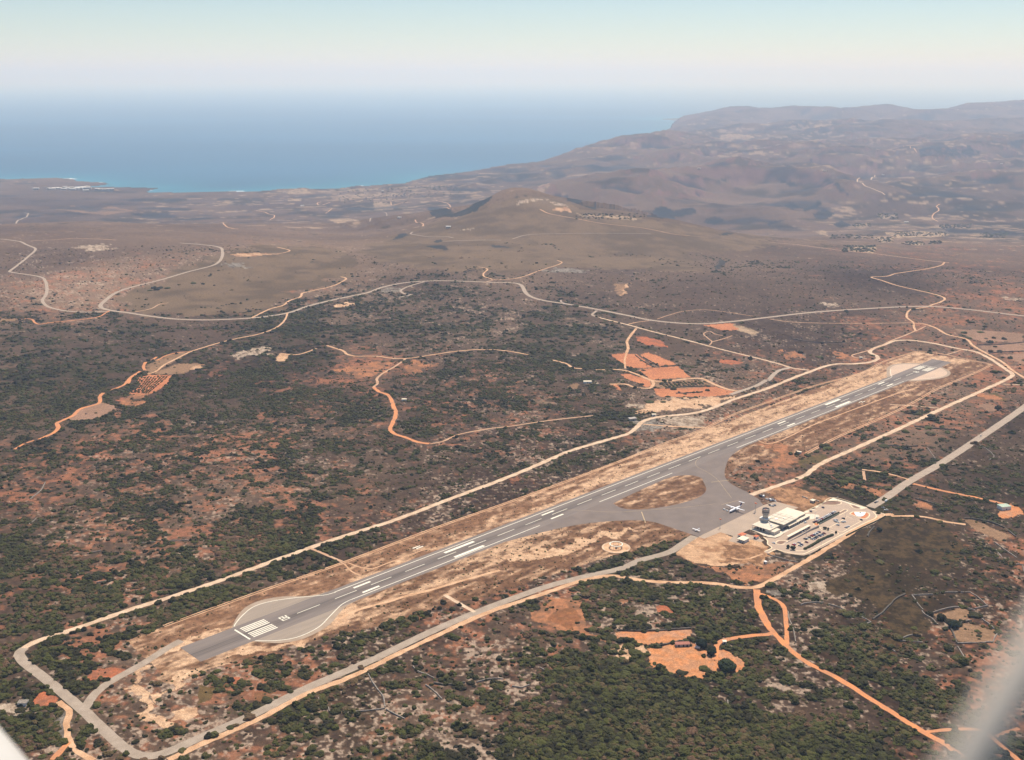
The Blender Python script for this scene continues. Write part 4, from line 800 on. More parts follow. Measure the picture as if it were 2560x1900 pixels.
for u0, wa, wb, ln, th in ((178.3,-4.4,9.7,20.5,2.6),(296,-3.9,11.7,42,3.6),(442.5,-3.2,11.4,20.2,2.4),(931.5,-1.6,13.6,20.5,2.6),(1066.5,-3.0,14.2,42.5,4.2),(1231.5,-2.8,12.3,20,2.8)):
    nmk = 'aiming_point_marking' if ln > 30 else 'touchdown_marking'
    mark(nmk, [rect(u0, u0+ln, wa-th/2, wa+th/2), rect(u0, u0+ln, wb-th/2, wb+th/2)], label='pair of broad white bars either side of the runway centre')
def digits(txt, u0, u1, wl, wr, flip=False):
    """blocky runway numerals: reading direction wl->wr, tops towards larger u (smaller u when flipped)"""
    out = []; W_ = (wr-wl)/len(txt); t = .95; 
    seg = {'0':[(0,0,1,'b'),(0,0,1,'t'),(0,0,1,'l'),(0,0,1,'r')]}
    for i, ch in enumerate(txt):
        a = wl+i*W_+W_*.10; b = wl+(i+1)*W_-W_*.10; hgt = u1-u0; tw_ = (b-a)*.24
        def q(h0, h1, x0, x1): return rect(u0+hgt*h0, u0+hgt*h1, x0, x1)
        if ch == '0': out += [q(.16,.84,a,a+tw_), q(.16,.84,b-tw_,b), q(0,.16,a,b), q(.84,1,a,b)]
        else:
            out += [q(.84,1,a,b), q(.58,.84,b-tw_,b), q(.42,.58,a,b), q(.16,.42,a,a+tw_), q(0,.16,a,b)]
    return out
mark('runway_number', digits('20', 91.2, 99.3, -3.9, 5.2), label='white runway number 20 at the near end')
d2 = [[(1345+1354-u, 4.6+4.6-w) for u, w in p] for p in digits('02', 1345, 1354, .2, 9.0)]
mark('runway_number', d2, label='white runway number 02 upside down at the far end')
mark('taxiway_line', poly_line(arc([(470,3.9),(477,8),(487,20),(497,35),(512,52),(540,72),(570,92),(590,104),(612,116)],5), .35)+poly_line(arc([(735,5),(715,12),(700,26),(694,45),(680,70),(655,100),(640,118)],5), .35), m=M_YEL, label='thin faded yellow taxi lines')
mark('holding_line', poly_line([(508,94),(531,70)], 1.0)+poly_line([(667,70),(693,84)], .8)+poly_line([(614,122),(640,128)], .5), m=M_YEL, label='short yellow holding lines across the taxiways')
mark('ground_marking', [rect(280,290,-37,-35.2)+[] , rect(281.5,291.5,-33.6,-31.8), rect(1113,1123,26,27.5), rect(1117,1127,29,30.5)], m=M_WHT, label='pairs of pale strips laid on the dirt beside the runway')
for u, ww in ((0,24),(60,52),(100,52),(150,30),(600,22)): pass
# ------------------------------------------------------------------ shrubs, trees, hedges
def foliage(name, dark, light, dry):
    m = bpy.data.materials.new(name); m.use_nodes = True; t = m.node_tree; b = t.nodes['Principled BSDF']
    b.inputs['Roughness'].default_value = .8; b.inputs['Specular IOR Level'].default_value = .12
    oi = t.nodes.new('ShaderNodeObjectInfo'); g = t.nodes.new('ShaderNodeNewGeometry')
    big = t.nodes.new('ShaderNodeTexNoise'); big.inputs['Scale'].default_value = .012; big.inputs['Detail'].default_value = 3
    t.links.new(g.outputs['Position'], big.inputs['Vector'])
    r = t.nodes.new('ShaderNodeValToRGB'); e = r.color_ramp.elements
    e[0].position = .0; e[0].color = (*dark, 1); e[1].position = .62; e[1].color = (*light, 1); x = e.new(.93); x.color = (*dry, 1)
    m1 = t.nodes.new('ShaderNodeMath'); m1.operation = 'MULTIPLY_ADD'; m1.inputs[1].default_value = 2.0; m1.inputs[2].default_value = -1.0
    t.links.new(big.outputs['Fac'], m1.inputs[0])
    m2 = t.nodes.new('ShaderNodeMath'); m2.operation = 'MULTIPLY_ADD'; m2.inputs[1].default_value = .85
    t.links.new(oi.outputs['Random'], m2.inputs[0]); t.links.new(m1.outputs[0], m2.inputs[2]); t.links.new(m2.outputs[0], r.inputs[0])
    f = t.nodes.new('ShaderNodeTexNoise'); f.inputs['Scale'].default_value = 1.6; f.inputs['Detail'].default_value = 3; t.links.new(g.outputs['Position'], f.inputs['Vector'])
    mr = t.nodes.new('ShaderNodeMapRange'); mr.inputs[1].default_value = .32; mr.inputs[2].default_value = .68; mr.inputs[3].default_value = .55; mr.inputs[4].default_value = 1.5
    t.links.new(f.outputs['Fac'], mr.inputs[0])
    v = t.nodes.new('ShaderNodeVectorMath'); v.operation = 'SCALE'; t.links.new(r.outputs[0], v.inputs[0]); t.links.new(mr.outputs[0], v.inputs['Scale'])
    t.links.new(v.outputs[0], b.inputs['Base Color']); return m
M_LEAF = foliage('maquis_foliage', (.022,.019,.007), (.060,.062,.014), (.105,.060,.034))
M_LEAF2 = foliage('dark_tree_foliage', (.011,.017,.008), (.025,.034,.013), (.03,.038,.014))
M_BARK = mat('grey_bark', (.16,.12,.09), (.10,.08,.06), 1.5)
_bm = bmesh.new(); bmesh.ops.create_icosphere(_bm, subdivisions=4, radius=1.0)
ICO_V = np.array([v.co[:] for v in _bm.verts]); ICO_F = [[v.index for v in f.verts] for f in _bm.faces]; _bm.free()
def n3(p, s, seed):
    q = p/s; return (vnoise(q[:,0]+q[:,2]*.7, q[:,1]-q[:,2]*.6, seed)+vnoise(q[:,1]+7.1+q[:,2]*.5, q[:,2]*1.1-q[:,0]*.3, seed+5))/2
def bush_mesh(name, seed, m, squat=.55, lobes=7, lean=1.0):
    """crown of overlapping clumps, uneven outline"""
    rr = np.random.default_rng(seed); p = ICO_V.copy()
    d = np.full(len(p), .72)
    for k in range(lobes):
        c = rr.normal(size=3); c[2] = abs(c[2])*.8; c /= np.linalg.norm(c); sh = rr.uniform(2.2, 5)
        d = np.maximum(d, .72+rr.uniform(.16, .42)*np.exp(sh*((p@c)-1)*1.6))
    d *= 1+.42*(n3(ICO_V+3, .38, seed)-.5)+.30*(n3(ICO_V+9, .16, seed+9)-.5)
    p = p*d[:,None]; p[:,0] *= rr.uniform(.9, 1.25); p[:,2] = np.where(p[:,2] < 0, p[:,2]*.35, p[:,2])*squat+.05
    me = bpy.data.meshes.new(name); me.from_pydata([tuple(v) for v in p], [], ICO_F); me.materials.append(m); me.update(); return me
BUSH = [bush_mesh('shrub', s, M_LEAF, squat=q, lobes=l) for s, q, l in ((1,.75,6),(2,.6,9),(3,.85,5),(4,.5,11),(5,.7,8),(6,.9,7),(7,.55,6))]
# candidate positions over the near plateau, thinned by what the paint says grows there
def candidates(n, r0, r1, a=34):
    az = rng.uniform(R(-a), R(a), n); r = np.sqrt(rng.uniform(r0*r0, r1*r1, n)); return r*np.sin(az), r*np.cos(az)
sx, sy, ss = [], [], []
for n_, r0, r1, s0, s1 in ((111000, 610, 1150, 1.0, 3.3), (222000, 1150, 1900, .9, 2.6), (150000, 1900, 3400, 1.5, 3.8)):
    x, y = candidates(n_, r0, r1); sx.append(x); sy.append(y); ss.append(rng.uniform(s0, s1, n_)*np.where(rng.random(n_) < .12, 1.45, 1))
X = np.concatenate(sx); Y = np.concatenate(sy); S = np.concatenate(ss)
_c, V_, bare = paint(X, Y)
i = ((Y-BY0)/RES).astype(int); j = ((X-BX0)/RES).astype(int); ok = (i >= 0)&(j >= 0)&(i < BLK.shape[0])&(j < BLK.shape[1])
blk = np.zeros(len(X), bool); blk[ok] = BLK[i[ok], j[ok]]
u_, w_ = uw(X, Y)
_app = [af(*q) for q in ap]
compound = ((u_ > 518) & (u_ < 742) & (w_ > 150) & (w_ < 285)) | inside(X, Y, _app) | (np.hypot(u_-432, w_-112) < 19)
prob = np.clip(V_*1.0, 0, 1)*np.interp(np.hypot(X, Y), [1050, 1300], [.66, .5]) + .07*(~bare)
verge = bare & (V_ <= 0) & (np.hypot(X, Y) < 2000) & (np.abs(w_-ctr(u_)) > 22) & (np.abs(w_) < 150); verge &= ~((u_ > 40) & (u_ < 175) & (np.abs(w_) < 52)) & ~((u_ > 1275) & (u_ < 1420) & (np.abs(w_) < 56)); prob = np.where(verge, .10, prob); S = np.where(verge, S*.55, S)
keep = (rng.random(len(X)) < prob) & ~blk & ~compound & (V_ > -1)
sparse = (V_ < .5); S = np.where(sparse, S*.6, S)
X, Y, S = X[keep], Y[keep], S[keep]
# extra shrubs the photograph shows singly: crop x,y,radius
ONE = """R7 1115,765,3 1160,800,2 1190,795,3.5 1215,780,2.5 1245,800,3.5 1325,808,3.5 1130,848,4 1020,845,5 1040,855,4 1000,840,3 1115,885,4 1310,940,4 1360,935,4 1285,965,4 1385,1010,5 1440,1042,2.6 1490,1052,3 1230,998,3 1260,1000,3 1330,1000,3 1560,1040,3 1600,1038,3.4 1680,1022,3.5 1690,985,4 1120,970,4 1060,1000,4 1090,1005,4 1185,1120,6.5 1300,1122,4 1340,1075,4 1580,1080,3.5 1480,1075,2.5 1200,1080,4 1570,1140,1.6 1605,1120,1.4 1920,1138,4.5 2010,1100,3 940,985,4 950,950,4 880,1000,4 1495,858,3
R5 1665,100,7 1750,105,5 1540,112,5 1995,155,5 795,82,4.5 490,184,3.5 1320,140,8 1380,140,8 1440,140,8 1290,160,7 1350,155,7 740,1222,2 825,1215,2 640,1285,3 700,1280,3 1215,880,6 1240,890,5
R8 1830,520,6 1945,570,5 1880,575,4 1920,612,5 1955,645,4 1915,688,5 2000,685,6 2030,580,6 2080,745,5 1730,570,6 1690,525,6 2110,1030,5 1250,1210,7 1290,1225,6 1210,1215,6 1410,1240,6 1405,1275,6 1550,1265,6 1380,1345,7 1395,1395,7 1500,1340,5 1540,1385,5 1120,1305,5 1000,1500,7 840,1550,7 480,1505,8 510,1520,7 335,1580,5 195,1568,4 415,1550,5 1985,1175,6 1430,1130,6 1180,1380,5 450,735,6 280,700,5 1500,1670,5 2100,1390,5 1780,1478,5
M4 245,130,3 700,95,6 710,135,7 780,120,5 645,170,6 610,60,7 1035,215,5 1080,40,6 990,95,6 1000,310,3 950,425,3.2 960,850,5.5 1435,940,5 1030,965,3.5 1540,990,4 1550,1600,5 1280,700,3 220,1075,3.5 130,1100,4 320,1110,3 440,660,2.4 1280,460,3 1880,315,5 1860,505,3 2100,870,4 1500,860,3 640,1280,5 690,1300,6 740,1300,3.5 470,1395,6 430,1465,6 480,1470,6 1595,1375,7.5 1490,1335,5 1790,1310,6 1390,1298,4 1680,1235,4 1260,1415,3 1110,1505,5 1210,1520,4 1280,1475,4 1640,1100,2.5 415,1168,3.5 850,975,2.5
B3 940,738,3 1015,685,4 1060,742,7.5 1030,795,3.5 870,730,5 905,688,2.5 965,675,2 1225,825,2.2 1455,905,4.5 1270,870,5 1790,480,5.5 1745,595,4 1710,728,4 1655,870,4 1880,650,3 1250,540,3 1150,520,6 1100,520,4 1000,528,4 1060,530,4 1350,525,4 860,605,6 930,630,5 1010,635,5 1230,678,4 1380,650,3 1650,590,4 1540,620,4 1700,600,4 640,240,5 700,245,5 900,250,5 940,415,4 1110,425,4 1135,548,3 1650,760,3
B1 1355,1005,4 1235,1290,2 1080,575,1.6 1340,690,2 2150,1290,4.5 2020,1360,3 1985,1375,3 1840,1440,4.5 1800,1455,4 1565,1570,3 1080,1610,3 1390,1640,3 665,1000,4 1170,1500,3 930,1610,3.5 930,1340,1 1955,1020,2.4 1455,1225,1.6 180,1225,4 1870,890,3.2 2100,1010,2.5
B2 1160,465,3.4 1195,470,2.5 380,820,2 90,1052,3.2 160,1005,3.4 300,1065,2.5 1370,1075,2.6 1850,995,4.5 1635,1005,3 1590,930,4 1015,930,3.4 510,1225,3 1800,1165,4 1280,1190,2.4 1410,1040,2.4 1395,1100,3 2150,915,2.4 2095,790,3 1690,810,1.6 905,858,3 1050,330,2 1610,300,4 1750,320,3"""
ox_, oy_, os_ = [], [], []
for w_l in ONE.split('\n'):
    cr, *it = w_l.split()
    for s in it:
        a, b, c = map(float, s.split(',')); q = px_of('%s %f,%f' % (cr, a, b))[0]; g = ground_at(q[0], q[1])[0]; ox_.append(g[0]); oy_.append(g[1]); os_.append(c)
# olive grove and orchard rows
for cr, pl, nrow, ncol, sz in (('R7', [(1265,950),(1625,935),(1690,985),(1310,995)], 8, 11, 2.3), ('R5', [(1210,905),(1465,890),(1280,1045),(1120,1040)], 40, 9, 1.3)):
    g = [ground_at(*px_of('%s %f,%f' % (cr, *q))[0])[0] for q in pl]
    for a in range(nrow):
        for b in range(ncol):
            if random.random() < .12: continue
            u, v = (b+.5)/ncol, (a+.5)/nrow; p = g[0]*(1-u)*(1-v)+g[1]*u*(1-v)+g[2]*u*v+g[3]*(1-u)*v
            ox_.append(p[0]+random.uniform(-1,1)); oy_.append(p[1]+random.uniform(-1,1)); os_.append(sz*random.uniform(.8,1.25))
# orchards on the far valley floor
for cr, x0, x1, y0, y1, n_, sz in (('L4',640,920,1425,1480,150,4),('L4',930,1080,1355,1395,50,4.5),('L4',1150,1350,1390,1420,60,4),('L4',1080,1550,1310,1345,110,4.5),('L4',540,900,1330,1365,80,5),('L4',1390,1490,1385,1410,40,4.5),('L4',730,890,1235,1262,50,5),('L3',540,1140,1150,1200,90,4),('L4',1480,1750,1240,1280,90,6),('L4',1830,2060,1310,1360,90,6),('L4',940,1120,1150,1200,50,6),('L2',1100,1800,900,1010,130,6),('L2',1450,1750,920,950,60,6),('L2',700,1300,930,1060,120,6)):
    a = [random.uniform(x0,x1) for _ in range(n_)]; b = [random.uniform(y0,y1) for _ in range(n_)]; ox, oy, k = CR[cr]
    g = ground_at([ox+q*k for q in a], [oy+q*k for q in b]); ox_ += g[:,0].tolist(); oy_ += g[:,1].tolist(); os_ += [sz*random.uniform(.7,1.2) for _ in a]
X = np.concatenate([ox_, X]); Y = np.concatenate([oy_, Y]); S = np.concatenate([os_, S]); ZZ = mesh_z(X, Y)
SCL = np.stack([S*rng.uniform(.8, 1.2, len(S)), S*rng.uniform(.8, 1.2, len(S)), np.minimum(S, 5)*rng.uniform(.8, 1.25, len(S))], 1); ROT = rng.uniform(0, 6.28, len(S)); VID = rng.integers(0, len(BUSH), len(S))
# the 300 shrubs that show largest stand as objects of their own
fd = Y*cp+(H-ZZ)*sp; ppx = CX+F*X/fd; ppy = CY-F*((ZZ-H)*cp+Y*sp)/fd
vis = (ppx > 10)&(ppx < 2550)&(ppy > 200)&(ppy < 1890)&~((ppx > 2180)&(ppy > 1500)&(ppx-2180+ppy-1500 > 380))
score = np.where(vis, S/fd, 0); top = np.argsort(-score)[:292]; single = np.zeros(len(X), bool); single[top] = True
def where_words(px, py, s):
    if py > 1600 and px > 1200: return ('dark green rounded shrub in the dense maquis at the bottom of the view', 'maquis shrubs in the dense lower thicket')
    if px > 1900: return ('dark green shrub on the open brown ground right of the dirt road', 'shrubs scattered right of the orange dirt road')
    if py > 1380 and px > 1200: return ('dark green shrub in the scrub around the orange farmyard', 'shrubs around the orange farmyard')
    if py > 1550: return ('dark green shrub among pale rocks beside the service road', 'shrubs near the airfield service road')
    return ('dark green shrub in the scrub beyond the runway', 'shrubs in the scrub beyond the runway')
for k in top:
    o = bpy.data.objects.new('shrub', BUSH[VID[k]]); col.objects.link(o); o.location = (X[k], Y[k], ZZ[k]); o.rotation_euler = (0, 0, ROT[k]); o.scale = SCL[k]
    lb, gr = where_words(ppx[k], ppy[k], S[k]); tag(o, lb, 'shrub', gr)
rest = ~single
# every other shrub: one scatter object
me = bpy.data.meshes.new('maquis_scrub'); pts = np.stack([X[rest], Y[rest], ZZ[rest]], 1); me.vertices.add(len(pts)); me.vertices.foreach_set('co', pts.astype(np.float32).ravel())
a = me.attributes.new('size', 'FLOAT_VECTOR', 'POINT'); a.data.foreach_set('vector', SCL[rest].astype(np.float32).ravel())
a = me.attributes.new('turn', 'FLOAT', 'POINT'); a.data.foreach_set('value', ROT[rest].astype(np.float32))
a = me.attributes.new('kindno', 'INT', 'POINT'); a.data.foreach_set('value', VID[rest].astype(np.int32))
me.materials.append(M_LEAF)
scrub = new_obj('maquis_scrub', me); tag(scrub, 'countless low green and brown shrubs covering the plateau', kind='stuff')
ng = bpy.data.node_groups.new('scrub_scatter', 'GeometryNodeTree')
ng.interface.new_socket('Geometry', in_out='INPUT', socket_type='NodeSocketGeometry'); ng.interface.new_socket('Geometry', in_out='OUTPUT', socket_type='NodeSocketGeometry')
N_ = ng.nodes; Lk = ng.links; gi = N_.new('NodeGroupInput'); go = N_.new('NodeGroupOutput'); ip = N_.new('GeometryNodeInstanceOnPoints'); jn = N_.new('GeometryNodeJoinGeometry')
proto_objs = []
for bmesh_ in BUSH:
    o = next(ob for ob in scene.collection.objects if ob.data == bmesh_); proto_objs.append(o)
for o in proto_objs[::-1]:
    oi = N_.new('GeometryNodeObjectInfo'); oi.transform_space = 'ORIGINAL'; oi.inputs['Object'].default_value = o
    g2 = N_.new('GeometryNodeGeometryToInstance'); Lk.new(oi.outputs['Geometry'], g2.inputs[0]); Lk.new(g2.outputs[0], jn.inputs[0])
def nattr(nm, dt):
    q = N_.new('GeometryNodeInputNamedAttribute'); q.data_type = dt; q.inputs['Name'].default_value = nm; return next(s for s in q.outputs if s.enabled and s.name == 'Attribute')
cx = N_.new('ShaderNodeCombineXYZ'); Lk.new(nattr('turn', 'FLOAT'), cx.inputs['Z'])
Lk.new(gi.outputs[0], ip.inputs['Points']); Lk.new(jn.outputs[0], ip.inputs['Instance']); ip.inputs['Pick Instance'].default_value = True
Lk.new(nattr('kindno', 'INT'), ip.inputs['Instance Index']); Lk.new(cx.outputs[0], ip.inputs['Rotation']); Lk.new(nattr('size', 'FLOAT_VECTOR'), ip.inputs['Scale'])
Lk.new(ip.outputs[0], go.inputs[0])
md = scrub.modifiers.new('scatter', 'NODES'); md.node_group = ng
print('shrubs', len(X))
# trees with trunk, limbs and crown
def tree(px, py, rad, hgt, label, group=None, name='tree', crown_m=None, seed=1, cat='tree'):
    g = ground_at(px, py)[0]; z = float(mesh_z(g[0], g[1]))
    e = empty(name, (g[0], g[1], z), random.uniform(0, 6), label, cat, group)
    rr = np.random.default_rng(seed); t = MB(); t.cyl(0, 0, 0, hgt*.45, rad*.09, rad*.05, 8)
    for k in range(4):
        a = k*1.6+rr.uniform(0, 1); r2 = rad*.5; t.loft([[(math.cos(b)*rad*.04, math.sin(b)*rad*.04, hgt*.35) for b in (0,1.57,3.14,4.71)], [(math.cos(a)*r2+math.cos(b)*.06, math.sin(a)*r2+math.sin(b)*.06, hgt*.62) for b in (0,1.57,3.14,4.71)]])
    t.build('trunk', M_BARK, e)
    P = []; Fc = []
    lob = [(0,0,hgt*.62,rad*.62,hgt*.4)]+[(math.cos(a)*rad*.55, math.sin(a)*rad*.55, hgt*rr.uniform(.42,.66), rad*rr.uniform(.36,.52), hgt*rr.uniform(.24,.34)) for a in np.linspace(0, 6.28, 8)[:-1]+rr.uniform(0,.6)]
    for k, (x, y, zc, r1, h1) in enumerate(lob):
        d = 1+.4*(n3(ICO_V+k*3, .4, seed+k)-.5)+.35*(n3(ICO_V+k, .17, seed+k+4)-.5); b = len(P)
        P += [(x+v[0]*r1*q, y+v[1]*r1*q, zc+v[2]*h1*q) for v, q in zip(ICO_V, d)]; Fc += [[b+i_ for i_ in f] for f in ICO_F]
    # leaf tufts breaking the outline
    for k in range(500):
        x, y, zc, r1, h1 = lob[rr.integers(len(lob))]; v = rr.normal(size=3); v /= np.linalg.norm(v); v[2] = abs(v[2])*1.0; q = rr.uniform(.95, 1.22); c = (x+v[0]*r1*q, y+v[1]*r1*q, zc+v[2]*h1*q); b = len(P); s = rad*.07
        for _ in range(3): P.append(tuple(c[i_]+rr.uniform(-s, s) for i_ in range(3)))
        Fc.append([b, b+1, b+2])
    me = bpy.data.meshes.new('crown'); me.from_pydata(P, [], Fc); me.materials.append(crown_m or M_LEAF2); new_obj('crown', me, e); return e
def at1(cr, x, y): return px_of('%s %f,%f' % (cr, x, y))[0]
tree(*at1('B3',1845,880), 7.8, 9, 'largest round dark tree standing in the loop of the orange yard', seed=5)
tree(*at1('B3',1630,680), 5.2, 7, 'dark tree beside the white van in the farmyard', seed=9)
tree(*at1('B3',1718,745), 4.2, 6, 'small rounded tree where the orange drive splits', seed=12)
tree(*at1('M4',1595,1405), 5, 6, 'dark round tree at the corner of stone-walled plots', seed=14)
tree(*at1('K',1780,1085), 3.2, 4.5, 'small bushy tree on the pavement by the car park gate', seed=17)
for k, (x, y) in enumerate(((1300,1510),(1400,1545),(1445,1550))): tree(*at1('A',x,y), 1.9, 4.2, ('leftmost','middle','rightmost')[k]+' of three small dark trees on the near kerb of the car park', seed=20+k)
for k, (x, y) in enumerate(((400,1035),(440,1040),(500,1062),(700,1140))): tree(*at1('K',x,y), 1.3, 3.2, ('first','second','third','fourth')[k]+' small tree from the left on the island between the two car parks', seed=30+k)
# ------------------------------------------------------------------ terminal compound
M_WALL = mat('cream_render_wall', (.62,.55,.46), (.56,.50,.42), .5, fine=.05)
M_ROOF = mat('cream_flat_roof', (.66,.57,.45), (.58,.51,.41), .15, fine=.06)
M_ROOF2 = mat('pale_flat_roof', (.74,.64,.49), (.67,.58,.45), .2, fine=.05)
M_TRIM = mat('white_trim', (.80,.78,.74), (.74,.72,.68), .5, fine=.04)
M_GLASS = mat('dark_blue_glazing', (.018,.020,.05), (.03,.03,.07), .8, rough=.15, spec=.5)
M_DARK = mat('dark_interior', (.03,.028,.03), (.05,.045,.045), .7)
M_TILE = mat('terracotta_tiles', (.62,.20,.10), (.52,.16,.08), .9, fine=.12)
M_CONW = mat('grey_concrete', (.40,.36,.32), (.34,.30,.27), .4, fine=.08)
M_METAL = mat('grey_galvanised_metal', (.38,.38,.40), (.32,.32,.34), 1.0, rough=.5, metal=.3)
M_HEDGE = foliage('hedge_foliage', (.018,.024,.012), (.035,.042,.018), (.05,.045,.025))
M_BROWN = mat('brown_planting_bed', (.25,.155,.11), (.20,.12,.085), .3, fine=.15)
M_TERR = mat('terracotta_paving', (.55,.20,.08), (.46,.17,.07), .3, fine=.08)
M_WHITEP = mat('white_paving', (.82,.82,.80), (.74,.76,.78), .25, fine=.05)
M_BLUE = mat('blue_paint', (.10,.09,.45), (.12,.12,.5), 1.0)
M_STONE = mat('dry_grey_stone', (.30,.26,.22), (.17,.145,.12), .8, fine=.25)
def site(name, u, w, label, cat, group=None, z=0.0, rz=0.0):
    x, y = af(u, w); return empty(name, (x, y, z), YAW+rz, label, cat, group)
# car park ground and kerbs
LOT = 'T 1065,402 1270,312 1430,225 1600,278 1860,352 1930,392 1960,392 2080,425 2095,450 1960,545 1500,745 1150,928 1060,955 1000,950 830,925 720,882 600,930 560,912 652,856 604,812 604,765 548,722 700,740 800,700 860,580 1090,440'
lot_xy = flat_pts(LOT)
sheet('car_park', lot_xy, .05, M_LOT, label='pale paved car park and drive before the terminal')
sheet('pavement', flat_pts('T 1065,402 1270,312 1430,225 1860,352 1790,372 1640,305 1560,275 1500,262 1350,262 1270,310 1240,338 1218,352 1180,345 1150,362 1210,375 1120,385 1180,395 1110,402 1130,412 1085,415'), .10, M_ROOF2, label='cream paved pavement along the upper side of the car park')
sheet('pavement', flat_pts('T 375,622 430,605 560,650 640,690 730,665 770,640 870,610 1000,540 1090,488 1075,430 1160,430 1240,440 1262,462 1230,485 1120,505 1000,570 800,678 760,710 700,730 620,722 560,705 480,665'), .11, M_ROOF, label='cream forecourt pavement round the terminal')
def kerb(spec, wd=1.1, closed=False, h=.14):
    p = flat_pts(spec); P = smooth_line(p+([p[0]] if closed else []), 2.0); T = np.gradient(P, axis=0); T /= np.linalg.norm(T, axis=1)[:,None]+1e-9; n_ = np.stack([T[:,1], -T[:,0]], 1)*wd/2
    mb = MB()
    for a in range(len(P)-1):
        q = [P[a]-n_[a], P[a+1]-n_[a+1], P[a+1]+n_[a+1], P[a]+n_[a]]
        mb.add([(x, y, .02) for x, y in q]+[(x, y, .05+h) for x, y in q], [(3,2,1,0),(4,5,6,7),(0,1,5,4),(1,2,6,5),(2,3,7,6),(3,0,4,7)])
    return tag(mb.build('kerb', M_KERB), 'pale raised kerb edging the car park', kind='structure')
for s, c, wd in (('T 1268,312 1340,268 1500,268 1535,285 1528,302 1480,316 1340,318',1,1.0),('T 1640,310 1660,302 1720,322 1800,350 1815,360 1760,368 1690,355',1,1.0),
 ('T 1640,430 1670,408 1700,402 1850,408 1885,425 1890,450 1850,488 1815,492 1740,465',1,1.2),('T 1500,415 1590,370 1615,385 1490,448',1,.9),('T 700,795 740,768 850,772 830,800 790,818 720,812',1,1.1),
 ('T 550,722 600,765 603,812 655,856 562,905',0,1.2),('T 612,922 700,880',0,1.1),('T 1180,555 1215,540 1250,560 1245,585 1200,578',1,.9),('T 1245,590 1300,635 1400,660 1480,690 1500,680 1450,655 1300,610 1262,598',1,.8),
 ('T 905,828 980,858',0,.7),('T 945,842 1050,790 1140,745 1275,672 1310,668',0,.8),('T 1250,662 1330,690',0,.6),('T 1345,585 1425,612',0,.7),('T 1385,598 1460,560 1600,475',0,.8),('T 1590,458 1675,488',0,.7),('T 1490,640 1535,658 1660,590 1790,518',0,.8),('T 1740,510 1790,528',0,.7),
 ('T 840,855 880,875 950,895 1040,895 1080,882',0,1.2),('T 1065,402 1270,305 1430,222 1860,350',0,.8),('T 1930,392 1975,450 1970,478 1800,560 1500,712 1150,895 1050,935 960,935 840,915 715,878',0,1.2),('T 1960,400 2060,425 2085,445 2000,500 1900,548',0,.8),
 ('T 1175,395 1225,388',0,.7),('T 1120,375 1160,372',0,.7),('T 1215,352 1270,345',0,.7)):
    kerb(s, wd, bool(c))
for s, mt, lb in (('T 1290,310 1345,272 1500,272 1528,290 1515,300 1450,313',M_BROWN,'brown planting bed by the upper corner of the car park'),('T 1655,312 1700,322 1790,358 1730,362 1690,350',M_BROWN,'brown planting bed beside the car park entrance'),
 ('T 1650,430 1680,410 1850,412 1878,430 1870,455 1830,485 1800,485 1740,460',M_TERR,'terracotta paved entrance roundabout'),('T 1510,415 1588,376 1600,385 1505,432',M_BROWN,'narrow brown bed at the end of the hedge'),('T 715,797 750,775 830,776 800,800 765,812',M_BROWN,'leaf-shaped brown bed at the near end of the drive'),('T 1190,552 1215,543 1245,555 1240,575 1205,575',M_TERR,'small terracotta bed between the car parks')):
    sheet('planting_bed', flat_pts(s), .13, mt, label=lb)
half = [(1770+72*math.cos(a), 409+57*math.sin(a)) for a in np.linspace(.0, math.pi, 20)]
q = flat_pts('T '+' '.join('%f,%f' % p for p in half)); sheet('monument_base', q, .42, M_WHITEP, label='white half-round paved plaza on the roundabout')
mb = MB(); mb.prism(q, .05, .40, 0)
e = mb.build('monument_plinth', [M_BLUE]); tag(e, 'white half-round plinth with blue rim on the terracotta roundabout', 'monument')
mb = MB(); c0 = np.mean(q, 0); mb.cyl(c0[0], c0[1], .44, 4.0, .25, .15, 8); mb.box(c0[0]-.7, c0[0]+.7, c0[1]-.12, c0[1]+.12, 2.6, 3.6); tag(mb.build('statue', M_CONW), 'slim grey monument standing on the white half-round plaza', 'monument')
# main terminal
tb = site('terminal_building', 598, 200, 'long cream flat-roofed airport terminal with glazed canopies and round tower', 'terminal building')
def L(u0, u1, w0, w1): return (u0-598, u1-598, -(w1-200), -(w0-200))
def bx(mb, u0, u1, w0, w1, z0, z1, mi=0): a = L(u0, u1, w0, w1); mb.box(a[0], a[1], a[2], a[3], z0, z1, mi)
m_ = MB(); bx(m_, 584, 598, 188, 209, 0, 4.4); bx(m_, 579, 584, 203.5, 209, 0, 4.4); m_.build('wall', M_WALL, tb)
m_ = MB(); bx(m_, 577.3, 598.6, 186.8, 209.6, 4.4, 5.0); m_.build('roof', M_ROOF, tb)
m_ = MB(); [bx(m_, 578, 578.4, w, w+.4, 0, 4.4) for w in (187.3,191.5,195.5,199.5,203)]; m_.build('column_row', M_TRIM, tb)
m_ = MB(); [bx(m_, 583.9, 584.0, w, w+3, .3, 3.9) for w in (188.6,192.4,196.2,200.0)]; m_.build('window', M_GLASS, tb)
m_ = MB(); bx(m_, 578.6, 590.6, 209.6, 214.4, 0, 3.5); m_.build('wall', M_WALL, tb)
m_ = MB(); bx(m_, 578.4, 590.8, 209.62, 214.6, 3.5, 3.75); m_.build('roof', M_ROOF, tb)
m_ = MB(); bx(m_, 598.7, 626, 190, 213, 0, 6.4); m_.build('wall', M_CONW, tb)
m_ = MB(); bx(m_, 597.2, 626.4, 189.4, 214.4, 6.4, 7.0); m_.build('roof', M_ROOF, tb)
m_ = MB(); bx(m_, 626.5, 646, 189, 211.5, 0, 5.6); m_.build('wall', M_WALL, tb)
